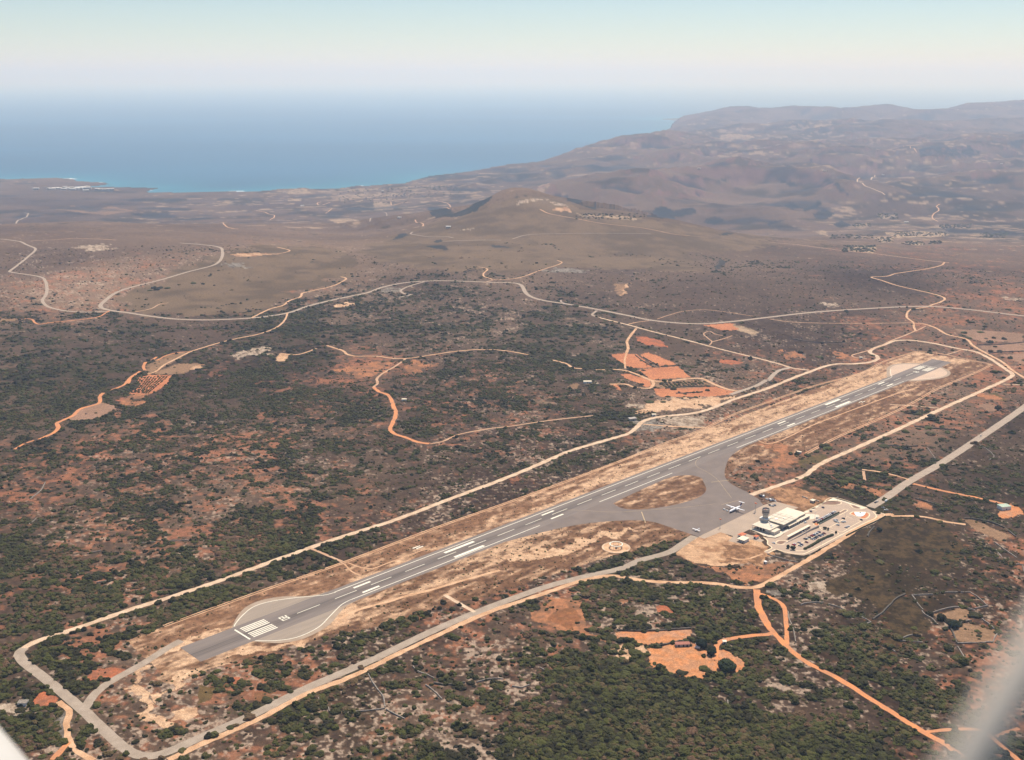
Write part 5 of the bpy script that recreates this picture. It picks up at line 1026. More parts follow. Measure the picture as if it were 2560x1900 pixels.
m_ = MB(); bx(m_, 626.45, 647, 188.3, 212.4, 5.6, 6.1); m_.build('roof', M_ROOF2, tb)
m_ = MB(); [bx(m_, 598.5, 625.8, w, w+.22, 7.0, 7.16) for w in (195,201,207.5)]; [bx(m_, u, u+.22, 189.7, 214, 7.0, 7.16) for u in (604,611.5,619)]; m_.build('roof_joint', M_CONW, tb)
m_ = MB(); bx(m_, 612.3, 614, 204, 206, 7.0, 7.5); bx(m_, 604, 608, 198, 201, 7.0, 7.3); m_.build('roof_light', M_TRIM, tb)
for u0, u1, n_ in ((606,629,6),(631,649,5)):
    m_ = MB(); bx(m_, u0-.8, u1+.4, 213.0 if u0 < 620 else 212.5, 216.6, 3.3, 3.6); c = m_.build('canopy', M_ROOF2, tb)
    stp = (u1-u0)/n_
    for k in range(n_):
        m_ = MB(); bx(m_, u0+k*stp+.2, u0+(k+1)*stp-.2, 214.4, 216.1, .15, 3.28); m_.build('window', M_GLASS, tb)
        m_ = MB(); bx(m_, u0+k*stp-.18, u0+k*stp+.18, 215.9, 216.3, 0, 3.3); m_.build('column', M_TRIM, tb)
m_ = MB(); bx(m_, 598.62, 604.5, 213.02, 213.1, .4, 2.6); m_.build('door', M_GLASS, tb)
m_ = MB()
for u, w, a, b, h in ((588,203,2.0,1.4,1.1),(590.5,202,1.2,1.2,1.3),(586,206,2.4,1.2,.9),(592,199,1.2,1.0,1.0),(594.5,196,1.4,1.4,.9),(583.5,206.5,1.8,1.0,.8)): bx(m_, u, u+a, w, w+b, 5.0, 5.0+h)
m_.build('air_conditioner_row', M_TRIM, tb)
# control tower: block, shaft and ring-shaped gallery
m_ = MB(); bx(m_, 594, 602, 185.6, 194.6, 5.0, 7.9); m_.build('tower_base', M_WALL, tb)
m_ = MB(); bx(m_, 593.7, 602.3, 185.3, 194.9, 7.9, 8.15); m_.build('tower_base_roof', M_TRIM, tb)
TX, TY = 598.6-598, -(190.2-200)
m_ = MB(); m_.cyl(TX, TY, 8.1, 13.0, 3.1, n=24); ts = m_.build('tower_shaft', M_WALL, tb, True)
m_ = MB(); m_.ring(TX, TY, 13.0, 15.1, 2.9, 4.1, n=28); m_.build('tower_gallery', M_CONW, ts)
m_ = MB(); m_.cyl(TX, TY, 15.1, 16.1, 3.75, 3.85, n=14); m_.build('tower_cab', M_GLASS, ts)
m_ = MB(); m_.cyl(TX, TY, 16.1, 17.0, 4.15, n=28); m_.build('tower_roof', M_CONW, ts)
m_ = MB(); m_.ring(TX, TY, 17.0, 18.7, 3.75, 4.15, n=28); m_.build('tower_parapet', M_CONW, ts)
m_ = MB(); m_.box(TX-1.6, TX-.4, TY-.6, TY+.6, 17.0, 18.2); m_.cyl(TX+1, TY+.5, 17, 21, .08, n=6); m_.build('tower_equipment', M_TILE, ts)
# drop-off shelter
sh = site('drop_off_shelter', 602.5, 230, 'long narrow cream-roofed shelter on the drive before the terminal', 'shelter')
m_ = MB(); m_.box(-22.5, 22.5, -1.6, 1.6, 2.8, 3.15); m_.build('roof', M_ROOF2, sh)
for k in range(8): m_ = MB(); m_.box(-21.5+k*6.1, -21.2+k*6.1, -.15, .15, .05, 2.8); m_.build('post', M_TRIM, sh)
m_ = MB(); m_.box(-22.2, 22.2, -1.3, -1.2, .5, 2.4); m_.build('glass_screen', M_GLASS, sh)
# small buildings west of the terminal
def gable(mb, x0, x1, y0, y1, z0, h, mi=0, over=.4):
    x0 -= over; x1 += over; y0 -= over; y1 += over; cx_ = (x0+x1)/2; cy_ = (y0+y1)/2; k = (x1-x0)*.22
    mb.add([(x0,y0,z0),(x1,y0,z0),(x1,y1,z0),(x0,y1,z0),(x0+k,cy_,z0+h),(x1-k,cy_,z0+h)], [(3,2,1,0),(0,1,5,4),(2,3,4,5),(1,2,5),(3,0,4)], mi)
h1 = site('fire_station', 550.5, 192, 'small white building with hipped orange tiled roof beside the apron', 'building')
m_ = MB(); m_.box(-4, 4, -2.8, 2.8, 0, 3.2); m_.build('wall', M_TRIM, h1); m_ = MB(); gable(m_, -4, 4, -2.8, 2.8, 3.22, 1.3); m_.build('roof', M_TILE, h1)
m_ = MB(); m_.box(-4.05, -4.0, -1.6, 1.6, .1, 2.5); m_.build('door', M_DARK, h1)
h2 = site('annex_building', 542, 199.3, 'low white building with flat cream roof and open bays near the apron', 'building')
m_ = MB(); m_.box(-3, 5, -4, 4, 0, 3.2); m_.build('wall', M_TRIM, h2); m_ = MB(); m_.box(-5.6, 5.4, -4.5, 4.5, 3.2, 3.5); m_.build('roof', M_ROOF2, h2)
m_ = MB(); [m_.box(-5.3, -5.0, y, y+.3, 0, 3.2) for y in (-4.2,-1.5,1.2,3.9)]; m_.build('column_row', M_TRIM, h2)
for y in (-3.4,-.7,2.0): m_ = MB(); m_.box(-3.06, -3.0, y, y+1.4, .2, 2.6); m_.build('door', M_DARK, h2)
for x in (-1.5,2.2): m_ = MB(); m_.box(x, x+1.2, -4.06, -4.0, 1.0, 2.2); m_.build('window', M_GLASS, h2)
h3 = site('gate_kiosk', 558.3, 204.8, 'tiny kiosk with orange tiled roof between the annex and the terminal', 'kiosk')
m_ = MB(); m_.box(-2.6, 2.6, -1.8, 1.8, 0, 2.6); m_.build('wall', M_TRIM, h3); m_ = MB(); gable(m_, -2.6, 2.6, -1.8, 1.8, 2.62, .9); m_.build('roof', M_TILE, h3); m_ = MB(); m_.box(-2.66, -2.6, -1, 1, .1, 2.1); m_.build('window', M_GLASS, h3)
h4 = site('utility_hut', 695, 193, 'small grey flat-roofed hut on the dirt behind the terminal', 'hut')
m_ = MB(); m_.box(-2.6, 2.6, -2.2, 2.2, 0, 2.9); m_.build('wall', M_CONW, h4); m_ = MB(); m_.box(-2.9, 2.9, -2.5, 2.5, 2.9, 3.15); m_.build('roof', M_ROOF2, h4); m_ = MB(); m_.box(-.9, .9, -2.26, -2.2, .1, 2.2); m_.build('door', M_DARK, h4)
for s, lb in (('K -60,10 30,60','leftmost low pale wall beside the grey utility hut'),('K 190,175 290,255','low brown wall running right from the grey utility hut')):
    p = flat_pts('A 1660,220 1790,270' if 'left' in lb else 'A 1990,310 2080,345'); P = np.array(p); d = P[1]-P[0]; n_ = np.array([d[1], -d[0]])/np.linalg.norm(d)*.4; mb = MB(); mb.prism([tuple(P[0]-n_), tuple(P[1]-n_), tuple(P[1]+n_), tuple(P[0]+n_)], 0, 1.1); tag(mb.build('low_wall', M_CONW), lb, 'wall')
h5 = site('white_tank_hut', 0, 0, 'small white cubic hut alone on the orange dirt south of the car park', 'hut')
x, y = flat_pts('A 90,2010')[0]
x, y = flat_pts('C 2135,1490')[0]; h5.location = (x, y, 0)
m_ = MB(); m_.box(-1.3, 1.3, -1.3, 1.3, 0, 2.4); m_.build('wall', M_TRIM, h5); m_ = MB(); m_.box(-1.5, 1.5, -1.5, 1.5, 2.4, 2.6); m_.build('roof', M_TRIM, h5); m_ = MB(); m_.box(-1.36, -1.3, -.5, .5, .1, 1.9); m_.build('door', M_DARK, h5)
# radio beacon: raised white ring on a round gravel disc
vb = empty('radio_beacon', (*flat_pts('V 745,540')[0], 0), 0, 'white ring-shaped radio beacon raised on posts over a round pale disc', 'radio beacon')
m_ = MB(); m_.cyl(0, 0, -.05, .28, 15.2, n=56); m_.build('disc', M_SAND, vb)
m_ = MB(); m_.ring(0, 0, .28, .42, 13.2, 15.0, n=56); m_.build('disc_rim', M_PALE, vb)
m_ = MB(); m_.ring(0, 0, 3.6, 4.3, 6.0, 7.2, n=48); m_.build('ring', M_WHT, vb)
for k in range(8):
    a = k*math.pi/4+.3; m_ = MB(); m_.cyl(6.6*math.cos(a), 6.6*math.sin(a), .28, 3.6, .14, n=6); m_.build('post', M_CONW, vb)
m_ = MB(); m_.cyl(0, -3, .28, 2.4, 1.3, n=10); m_.build('cabinet', M_CONW, vb); m_ = MB(); m_.cyl(0, 0, .28, 4.6, .18, n=6); m_.build('mast', M_TRIM, vb)
# hedges, screens and walls of the car parks
def hedge(spec, wd, h, label, z0=0.0):
    P = smooth_line(flat_pts(spec), 1.4); pts_ = []; rr = np.random.default_rng(int(h*10))
    V_h = []; F_h = []
    for i_, (x, y) in enumerate(P):
        s = wd*rr.uniform(.45, .72); b = len(V_h); d = 1+.5*(n3(ICO_V[:162]*1.0+i_, .5, i_)-.5)
        V_h += [(x+v[0]*s*q, y+v[1]*s*q, max(z0, z0+h*.45+v[2]*h*.6*q)) for v, q in zip(ICO_S, d)]; F_h += [[b+j_ for j_ in f] for f in ICO_SF]
    me = bpy.data.meshes.new('hedge'); me.from_pydata(V_h, [], F_h); me.materials.append(M_HEDGE); return tag(new_obj('hedge', me), label, 'hedge')
_bm = bmesh.new(); bmesh.ops.create_icosphere(_bm, subdivisions=3, radius=1.0); ICO_S = np.array([v.co[:] for v in _bm.verts]); ICO_SF = [[v.index for v in f.verts] for f in _bm.faces]; _bm.free()
ICO_V_keep = ICO_V; ICO_V = ICO_S
hedge('T 1070,878 1160,832 1240,785 1330,738 1425,700', 2.6, 1.9, 'long dark clipped hedge along the near edge of the parked cars')
hedge('T 1238,550 1310,512 1400,466 1500,419', 1.7, 1.5, 'dark hedge behind the row of white cars nearest the terminal')
hedge('K 300,1540 220,1600', 1.5, 1.4, 'short ragged hedge at the near foot of the car park kerb')
hedge('T 2090,462 2000,512 1900,560 1800,606 1700,655 1600,705', 1.4, 1.2, 'thin ragged hedge following the outer pavement of the car park')
ICO_V = ICO_V_keep
def wall(name, spec, th, h, label, m=None, cat='wall', group=None, jag=0.0, h2=None, px=None):
    P = px if px is not None else np.array(flat_pts(spec)); P = smooth_line(P, 4.0 if jag else 6.0); T = np.gradient(P, axis=0); T /= np.linalg.norm(T, axis=1)[:,None]+1e-9; n_ = np.stack([T[:,1], -T[:,0]], 1)*th/2
    mb = MB(); rr = np.random.default_rng(len(P)); N__ = len(P); z = mesh_z(P[:,0], P[:,1])
    V = []; 
    for i_ in range(N__):
        hh = (h if h2 is None else h+(h2-h)*i_/(N__-1))*(1+jag*rr.uniform(-1, .6)); wv = 1+jag*rr.uniform(-.5, .5)
        a = P[i_]-n_[i_]*wv; b = P[i_]+n_[i_]*wv; V += [(a[0],a[1],z[i_]-.1),(b[0],b[1],z[i_]-.1),(b[0]-n_[i_][0]*.3,b[1]-n_[i_][1]*.3,z[i_]+hh),(a[0]+n_[i_][0]*.3,a[1]+n_[i_][1]*.3,z[i_]+hh)]
    Fc = [(3,2,1,0), (N__*4-4,N__*4-3,N__*4-2,N__*4-1)]
    for i_ in range(N__-1):
        for k in range(4): a = i_*4+k; b = i_*4+(k+1)%4; Fc.append((a, b, b+4, a+4))
    mb.add(V, Fc); return tag(mb.build(name, m or M_STONE), label, cat, group)
wall('retaining_wall', 'T 818,805 1000,718 1150,640 1252,598', .8, .4, 'grey sloping retaining wall between the drive and the lower car park', M_CONW, h2=2.6)
wall('screen_wall', 'T 1255,565 1380,500 1500,435', .7, 1.5, 'green-grey low wall along the lower side of the hedge', mat('green_grey_wall', (.20,.22,.17), (.16,.18,.14), .5))
wall('retaining_wall', 'T 600,940 700,975 800,1000 900,1030 990,1045', 1.0, 1.0, 'pale rubble wall below the near corner of the car park', M_STONE, jag=.3)
# lamp posts and floodlight masts
def lamp(x, y, h, label, group, name='lamp_post'):
    e = empty(name, (x, y, 0), YAW, label, 'lamp post', group)
    m_ = MB(); m_.cyl(0, 0, 0, .4, .28, n=8); m_.build('base', M_CONW, e); m_ = MB(); m_.cyl(0, 0, .4, h, .14, .08, n=8); m_.build('pole', M_METAL, e)
    for s in (-1, 1): m_ = MB(); m_.box(*( (.1, 1.5) if s > 0 else (-1.5, -.1)), -.16, .16, h-.15, h+.08); m_.build('lamp_head', M_METAL, e)
for s, h, lb in (('K 165,845',11,'tall double lamp post between the terminal and the upper drive'),('K 320,1528',9,'tall double lamp post on the near pavement of the car park'),('K 930,755',9,'tall double lamp post behind the black car in the right car park'),('K 1875,665',9,'tall double lamp post beside the bushy tree at the entrance'),('K 725,398',8.5,'tall double lamp post in the upper brown bed'),('D 1025,560',8.5,'tall double lamp post over the lower row of parked cars'),('A 755,1190',6,'shorter double lamp post at the near corner of the terminal')):
    lamp(*flat_pts(s)[0], h, lb, 'lamp posts of the car park')
for s, lb in (('C 1000,605','near brown-headed floodlight mast on the edge of the apron'),('C 1885,205','floodlight mast on the apron edge right behind the parked airliner'),('G 220,1640','floodlight mast by the foot of the control tower')):
    x, y = flat_pts(s)[0]; e = empty('floodlight_mast', (x, y, 0), YAW, lb, 'floodlight mast', 'floodlight masts of the apron')
    m_ = MB(); m_.box(-.8, .8, -.8, .8, 0, .5); m_.build('base', M_CONW, e); m_ = MB(); m_.cyl(0, 0, .5, 10.5, .16, .1, 8); m_.build('pole', M_METAL, e)
    m_ = MB(); m_.box(-.4, .4, -1.3, 1.3, 10.3, 11.0); m_.build('lamp_head', M_TILE, e)
# ------------------------------------------------------------------ vehicles
PAINT = {'white':(.80,.80,.78),'silver':(.48,.49,.50),'grey':(.22,.22,.24),'black':(.02,.02,.025),'navy':(.03,.035,.10),'red':(.42,.03,.03),'maroon':(.16,.02,.03),'green':(.05,.09,.07)}
M_TYRE = mat('black_rubber', (.02,.02,.02)); M_CGL = mat('tinted_glass', (.02,.025,.03), rough=.1, spec=.6)
CARMAT = {k: mat(k+'_car_paint', v, tuple(q*.95 for q in v), 1.0, rough=.3, spec=.5, fine=.0) for k, v in PAINT.items()}
CARM = {}
def car_mesh(kind, colour):
    key = (kind, colour)
    if key in CARM: return CARM[key]
    m_ = MB()
    def sec(x, z0, z1, w): return [(x,-w,z0),(x,w,z0),(x,w,z1*.9),(x,w*.88,z1),(x,-w*.88,z1),(x,-w,z1*.9)]
    if kind == 'car':
        m_.loft([sec(-2.1,.35,.75,.74), sec(-1.9,.25,.95,.84), sec(-.9,.22,1.0,.87), sec(.9,.22,.98,.87), sec(1.8,.25,.82,.84), sec(2.1,.35,.62,.70)], 0)
        def cs(x, z, w): return [(x,-w,z),(x,w,z)]
        g = [(-1.75,.93,.76),(-1.25,1.40,.62),(.35,1.42,.62),(1.05,.95,.76)]
        v = [(x, s*w, z) for x, z, w in g for s in (-1, 1)]; m_.add(v, [(0,2,4,6),(1,7,5,3),(0,1,3,2),(4,5,7,6),(6,7,1,0)], 1); m_.add([(-1.2,-.6,1.425),(.32,-.6,1.44),(.32,.6,1.44),(-1.2,.6,1.425)], [(0,1,2,3)], 0)
        m_.add([(-1.2,-.6,1.39),(.32,-.6,1.39),(.32,.6,1.39),(-1.2,.6,1.39),(-1.2,-.6,1.46),(.32,-.6,1.46),(.32,.6,1.46),(-1.2,.6,1.46)], [(3,2,1,0),(4,5,6,7),(0,1,5,4),(1,2,6,5),(2,3,7,6),(3,0,4,7)], 0); wb = 1.3; wr = .32; wy = .84
    else:
        m_.loft([sec(-2.5,.4,2.0,.9), sec(-2.4,.3,2.15,.95), sec(1.2,.3,2.15,.95), sec(1.9,.3,1.3,.93), sec(2.5,.35,1.0,.85)], 0)
        m_.box(1.25, 1.8, -.8, .8, 1.32, 1.9, 1, top=(1.2, 1.35, -.78, .78)); m_.box(.2, 1.15, -.965, .965, 1.3, 1.85, 1); wb = 1.6; wr = .36; wy = .92
    for sx_ in (-1, 1):
        for sy_ in (-1, 1):
            n = 10; a = [2*math.pi*i/n for i in range(n)]; y0, y1 = (sy_*wy-.09, sy_*wy+.09)
            m_.add([(sx_*wb+wr*math.cos(t), y0, wr+wr*math.sin(t)) for t in a]+[(sx_*wb+wr*math.cos(t), y1, wr+wr*math.sin(t)) for t in a], [list(range(n))[::-1], list(range(n,2*n))]+[(i,(i+1)%n,n+(i+1)%n,n+i) for i in range(n)], 2)
    o = m_.build('car', [CARMAT[colour], M_CGL, M_TYRE]); me = o.data; bpy.data.objects.remove(o); CARM[key] = me; return me
def car(spec, colour, head, label, group=None, kind='car', name='parked_car', cat='car', z=.06, dw=0.0, sc=1.0):
    """head: angle in the airport frame; 0 = along the runway, 90 = across"""
    x, y = flat_pts(spec, .6)[0]; x += W[0]*dw; y += W[1]*dw; o = bpy.data.objects.new(name, car_mesh(kind, colour)); col.objects.link(o)
    o.location = (x, y, z if abs(x) < 1e4 else 0); o.rotation_euler = (0, 0, YAW+R(head)+random.uniform(-.05, .05)); s = random.uniform(.94, 1.04)*sc; o.scale = (s, s, s); return tag(o, label, cat, group)
ORD = ['first','second','third','fourth','fifth','sixth','seventh','eighth','ninth','tenth','eleventh','twelfth','thirteenth','fourteenth']
gA = 'cars in the lower double parking row'
rowA = [('450,965','red'),('505,925','white'),('695,855','silver'),('985,690','black'),('1065,672','white'),('1170,612','black'),('1290,545','red'),('1370,508','navy'),('1435,480','white'),('1500,440','grey'),('1545,412','white'),('1625,370','navy')]
rowB = [('745,1000','silver'),('815,950','navy'),('1045,838','maroon'),('1310,697','silver'),('1385,672','grey'),('1455,640','black'),('1535,588','grey'),('1650,542','navy'),('1715,512','silver'),('1775,488','navy'),('1865,430','maroon')]
for k, (s, c) in enumerate(rowA): car('D '+s, c, 90, '%s car, %s from the left in the upper line of the lower double row' % (c, ORD[k]), gA)
for k, (s, c) in enumerate(rowB): car('D '+s, c, -90, '%s car, %s from the left in the lower line of the lower double row' % (c, ORD[k]), gA)
for k, (s, c) in enumerate((('840,372','white'),('955,312','silver'))): car('D '+s, c, 0, '%s car standing beside the long narrow shelter' % c, 'cars by the shelter', name='car')
gB = 'cars parked against the hedge near the terminal'
for k, (s, c) in enumerate((('240,850','maroon'),('275,828','white'),('335,802','white'),('372,785','red'),('405,765','white'),('450,745','white'),('490,722','silver'),('525,705','white'),('560,690','white'),('595,668','white'),('640,645','navy'),('680,618','white'),('715,605','white'))): car('K '+s, c, 90, '%s car, %s from the left in the row against the hedge' % (c, ORD[k]), gB, dw=-2.2)
gC = 'cars loosely parked in the right car park'
for s, c, h, lb in (('K 665,800','white',80,'white car at the upper left of the cluster in the right car park'),('K 690,838','silver',80,'silver car at the lower left of the cluster in the right car park'),('K 715,795','silver',80,'silver car at the top right of the cluster in the right car park'),('K 748,848','white',70,'white car at the lower right of the cluster in the right car park'),
 ('K 885,760','black',75,'black car alone before the lamp post in the right car park'),('K 865,848','silver',90,'silver car left of a white one on the central kerb'),('K 912,840','white',90,'white car right of a silver one on the central kerb'),('K 745,922','silver',90,'silver car alone below the central kerb'),('K 958,985','silver',90,'silver car on the outer kerb, left of a white one'),('K 1012,957','white',90,'white car on the outer kerb, right of a silver one'),
 ('K 1335,792','black',60,'black car passing below the terracotta roundabout'),('K 375,485','navy',60,'dark blue car in an angled bay by the upper bed'),('K 70,580','navy',60,'dark blue car in an angled bay close to the terminal roof corner'),('K 230,745','silver',10,'silver car at the tip of the cream forecourt'),('K 150,855','black',60,'dark car behind the small terracotta bed'),
 ('T 680,795','white',90,'white car driving past the leaf-shaped planting bed'),('T 1080,535','white',0,'white car at the forecourt edge before the glazed canopy'),('K 1960,545','white',120,'white car parked on the dirt outside the gate'),('K 2090,612','green',40,'dark green car parked lowest on the dirt outside the gate'),('K 1735,335','silver',0,'silver car on the access road shoulder'),('K 1690,358','black',0,'black car at the left edge of the access road'),('K 1880,490','grey',100,'grey car under the pole outside the gate')):
    car(s, c, h, lb, gC if 'right car park' in lb or 'kerb' in lb else None, name='car')
car('K 1960,325', 'white', 0, 'white van parked at the right edge of the access road', kind='van', name='van', cat='van')
car('R8 1833,1410', 'silver', 0, 'silver car driving alone far up the access road', name='car')
gD = 'ground vehicles behind the control tower'
for s, c, h, k, lb in (('G 590,560','black',70,'van','dark service truck, uppermost behind the tower'),('G 800,575','white',20,'van','large white van behind the tower'),('G 1010,755','white',70,'car','white service car below the large white van'),('G 1250,820','white',60,'van','white van, left of the grey one behind the tower'),('G 1430,840','grey',60,'van','grey van between two white vehicles behind the tower'),('G 1590,880','white',60,'car','white service car at the right end of the upper group'),
 ('G 1215,1165','black',60,'car','dark service car, leftmost of the lower group by the tower'),('G 1320,1210','white',60,'car','white service car, second of the lower group by the tower'),('G 1440,1225','silver',60,'car','silver service car, third of the lower group by the tower'),('G 1570,1170','grey',60,'car','grey service car, rightmost of the lower group by the tower')):
    car(s, c, h, lb, gD, kind=k, name='service_vehicle', cat='service vehicle')
car('P 225,965', 'white', 90, 'small white service vehicle, further left before the airliner', 'vehicles by the airliner', kind='van', sc=.62, name='service_vehicle', cat='service vehicle')
car('P 385,1035', 'white', 90, 'white service van close to the nose of the airliner', 'vehicles by the airliner', kind='van', sc=.62, name='service_vehicle', cat='service vehicle')
# ------------------------------------------------------------------ aeroplanes
M_FUS = mat('white_aircraft_paint', (.82,.82,.82), (.78,.78,.80), .5, rough=.35, spec=.4, fine=.02)
M_BLU = mat('dark_blue_aircraft_paint', (.015,.02,.16), (.015,.02,.12), .5, rough=.35, spec=.4, fine=.0)
def ring_sec(x, cy_, cz, ry, rz, n=16): return [(x, cy_+ry*math.cos(2*math.pi*i/n), cz+rz*math.sin(2*math.pi*i/n)) for i in range(n)]
def wing_sec(x0, y, z, chord, th): return [(x0,y,z),(x0+chord*.12,y,z+th*.6),(x0+chord*.4,y,z+th*.7),(x0+chord,y,z+th*.05),(x0+chord,y,z-.02),(x0+chord*.4,y,z-th*.35),(x0+chord*.1,y,z-th*.3)]
ax, ay = af(610, 143.5)
pl = empty('airliner', (ax, ay, .06), YAW, 'white twin-propeller high-wing airliner with blue belly parked on the apron', 'aeroplane')
m_ = MB(); prof = [(-12.0,.1,.1,1.7),(-11.6,.55,.5,1.75),(-10.6,.95,.95,1.9),(-9.0,1.28,1.35,2.0),(-6,1.35,1.42,2.05),(4,1.35,1.42,2.05),(7.5,1.0,1.1,2.35),(10,.6,.65,2.75),(12.2,.22,.25,3.1)]
m_.loft([ring_sec(x, 0, cz, ry, rz, 20) for x, ry, rz, cz in prof]); fus = m_.build('fuselage', [M_FUS, M_BLU], pl, True)
for p in fus.data.polygons:
    if p.center.z < 1.75 or (p.center.x > 8.5 and p.center.z < 2.6): p.material_index = 1
m_ = MB(); [m_.box(x, x+.32, s*1.33-.04, s*1.33+.04, 2.3, 2.62) for x in np.arange(-8, 5.5, .8) for s in (-1, 1)]; m_.box(-11.2, -10.5, -.6, .6, 2.25, 2.65, 0, top=(-10.8, -10.3, -.45, .45)); m_.build('cabin_windows', M_GLASS, pl)
m_ = MB(); m_.loft([wing_sec(-1.0, -12.2, 3.75, 1.3, .18), wing_sec(-1.6, -3.6, 3.55, 2.35, .32), wing_sec(-1.6, 3.6, 3.55, 2.35, .32), wing_sec(-1.0, 12.2, 3.75, 1.3, .18)]); m_.build('wing', M_FUS, pl)
for s in (-1, 1):
    m_ = MB(); m_.loft([ring_sec(x, s*3.9, z, r_, r_*1.1, 12) for x, r_, z in ((-4.4,.25,3.2),(-4.1,.48,3.2),(-2.2,.55,3.15),(.5,.5,3.15),(2.2,.1,3.3))]); nac = m_.build('engine_nacelle', M_FUS, pl, True)
    m_ = MB()
    for k in range(4):
        a = k*math.pi/2+.5; ca, sa = math.cos(a), math.sin(a); y0, z0 = s*3.9, 3.2
        m_.add([(-4.5, y0+ca*.15-sa*.08, z0+sa*.15+ca*.08), (-4.5, y0+ca*1.9-sa*.14, z0+sa*1.9+ca*.14), (-4.45, y0+ca*1.9+sa*.10, z0+sa*1.9-ca*.10), (-4.45, y0+ca*.15+sa*.08, z0+sa*.15-ca*.08), (-4.56, y0+ca*1.0, z0+sa*1.0)], [(0,1,2,3),(0,4,1),(1,4,2),(2,4,3),(3,4,0)])
    m_.build('propeller', M_DARK, nac)
    m_ = MB(); m_.cyl(-.2, s*3.9, .8, 2.7, .12, n=8); m_.box(-.65, .25, s*3.9-.25, s*3.9+.25, 0, .85, top=(-.5, .1, s*3.9-.25, s*3.9+.25)); m_.build('main_landing_gear', M_TYRE, pl)
m_ = MB(); m_.cyl(-9.6, 0, .5, 1.2, .1, n=8); m_.box(-9.9, -9.3, -.2, .2, 0, .6); m_.build('nose_landing_gear', M_TYRE, pl)
m_ = MB(); m_.add([(8.2,-.12,2.9),(12.2,-.12,3.2),(13.2,-.08,6.9),(11.2,-.08,6.9),(8.2,.12,2.9),(12.2,.12,3.2),(13.2,.08,6.9),(11.2,.08,6.9)], [(0,1,2,3),(7,6,5,4),(0,4,5,1),(1,5,6,2),(2,6,7,3),(3,7,4,0)]); m_.build('tail_fin', M_BLU, pl)
m_ = MB(); m_.loft([wing_sec(11.5, -3.9, 6.95, 1.1, .12), wing_sec(11.2, 0, 6.95, 1.6, .18), wing_sec(11.5, 3.9, 6.95, 1.1, .12)]); m_.build('tailplane', M_FUS, pl)
lx, ly = flat_pts('C 410,655', 1.2)[0]
lp = empty('light_aircraft', (lx, ly, .06), YAW-R(3), 'small white single-engine aeroplane parked at the near corner of the apron', 'aeroplane')
m_ = MB(); m_.loft([ring_sec(x, 0, z, ry, rz, 12) for x, ry, rz, z in ((-2.4,.1,.1,1.1),(-2.2,.42,.42,1.1),(-1.1,.52,.52,1.15),(.2,.56,.68,1.3),(1.5,.5,.55,1.3),(3.2,.25,.28,1.35),(5.0,.08,.12,1.45))]); m_.build('fuselage', M_FUS, lp, True)
m_ = MB(); m_.loft([wing_sec(-.9, -5.2, 1.95, 1.25, .14), wing_sec(-.95, 0, 1.9, 1.55, .2), wing_sec(-.9, 5.2, 1.95, 1.25, .14)]); m_.build('wing', M_FUS, lp)
m_ = MB(); m_.loft([wing_sec(4.1, -1.6, 1.5, .7, .08), wing_sec(4.0, 0, 1.5, .9, .1), wing_sec(4.1, 1.6, 1.5, .7, .08)]); m_.build('tailplane', M_FUS, lp)
m_ = MB(); m_.add([(3.6,-.05,1.5),(5.0,-.05,1.5),(5.2,-.04,2.6),(4.6,-.04,2.6),(3.6,.05,1.5),(5.0,.05,1.5),(5.2,.04,2.6),(4.6,.04,2.6)], [(0,1,2,3),(7,6,5,4),(0,4,5,1),(1,5,6,2),(2,6,7,3),(3,7,4,0)]); m_.build('tail_fin', M_FUS, lp)
m_ = MB(); m_.box(-2.5, -2.44, -.9, .9, 1.02, 1.18); m_.build('propeller', M_DARK, lp)
m_ = MB(); m_.box(-1.15, -.2, -.5, .5, 1.5, 1.85, top=(-.8, -.2, -.45, .45)); m_.build('windscreen', M_GLASS, lp)
for x, y in ((-1.9,0),(.4,-1.1),(.4,1.1)): m_ = MB(); m_.cyl(x, y, .3, .9, .06, n=6); m_.box(x-.22, x+.22, y-.08, y+.08, 0, .44); m_.build('wheel', M_TYRE, lp)
# ------------------------------------------------------------------ farmyard, huts, stone walls, far houses
yd = flat_pts('B3 1465,670')[0]; e = empty('farm_shed', (*yd, 0), R(4), 'long low shed with rusty red roof and grey side on the orange yard', 'shed')
m_ = MB(); m_.box(-6.2, 6.2, -1.9, 1.9, 0, 2.4); m_.build('wall', M_METAL, e); m_ = MB(); m_.add([(-6.5,-2.2,2.42),(6.5,-2.2,2.42),(6.5,2.2,2.9),(-6.5,2.2,2.9),(-6.5,-2.2,2.55),(6.5,-2.2,2.55),(6.5,2.2,3.05),(-6.5,2.2,3.05)], [(3,2,1,0),(4,5,6,7),(0,1,5,4),(1,2,6,5),(2,3,7,6),(3,0,4,7)]); m_.build('roof', mat('rusty_red_sheet', (.40,.17,.12), (.30,.13,.10), 1.2), e)
for x in (-4,0,3.2): m_ = MB(); m_.box(x, x+1.3, -1.96, -1.9, .1, 2.0); m_.build('door', M_DARK, e)
car('B3 1590,655', 'white', 60, 'white car parked furthest back beside the dark farmyard tree', 'vehicles in the farmyard', name='car'); car('B3 1595,685', 'white', 110, 'white van parked beside the dark farmyard tree', 'vehicles in the farmyard', kind='van', name='van', cat='van')
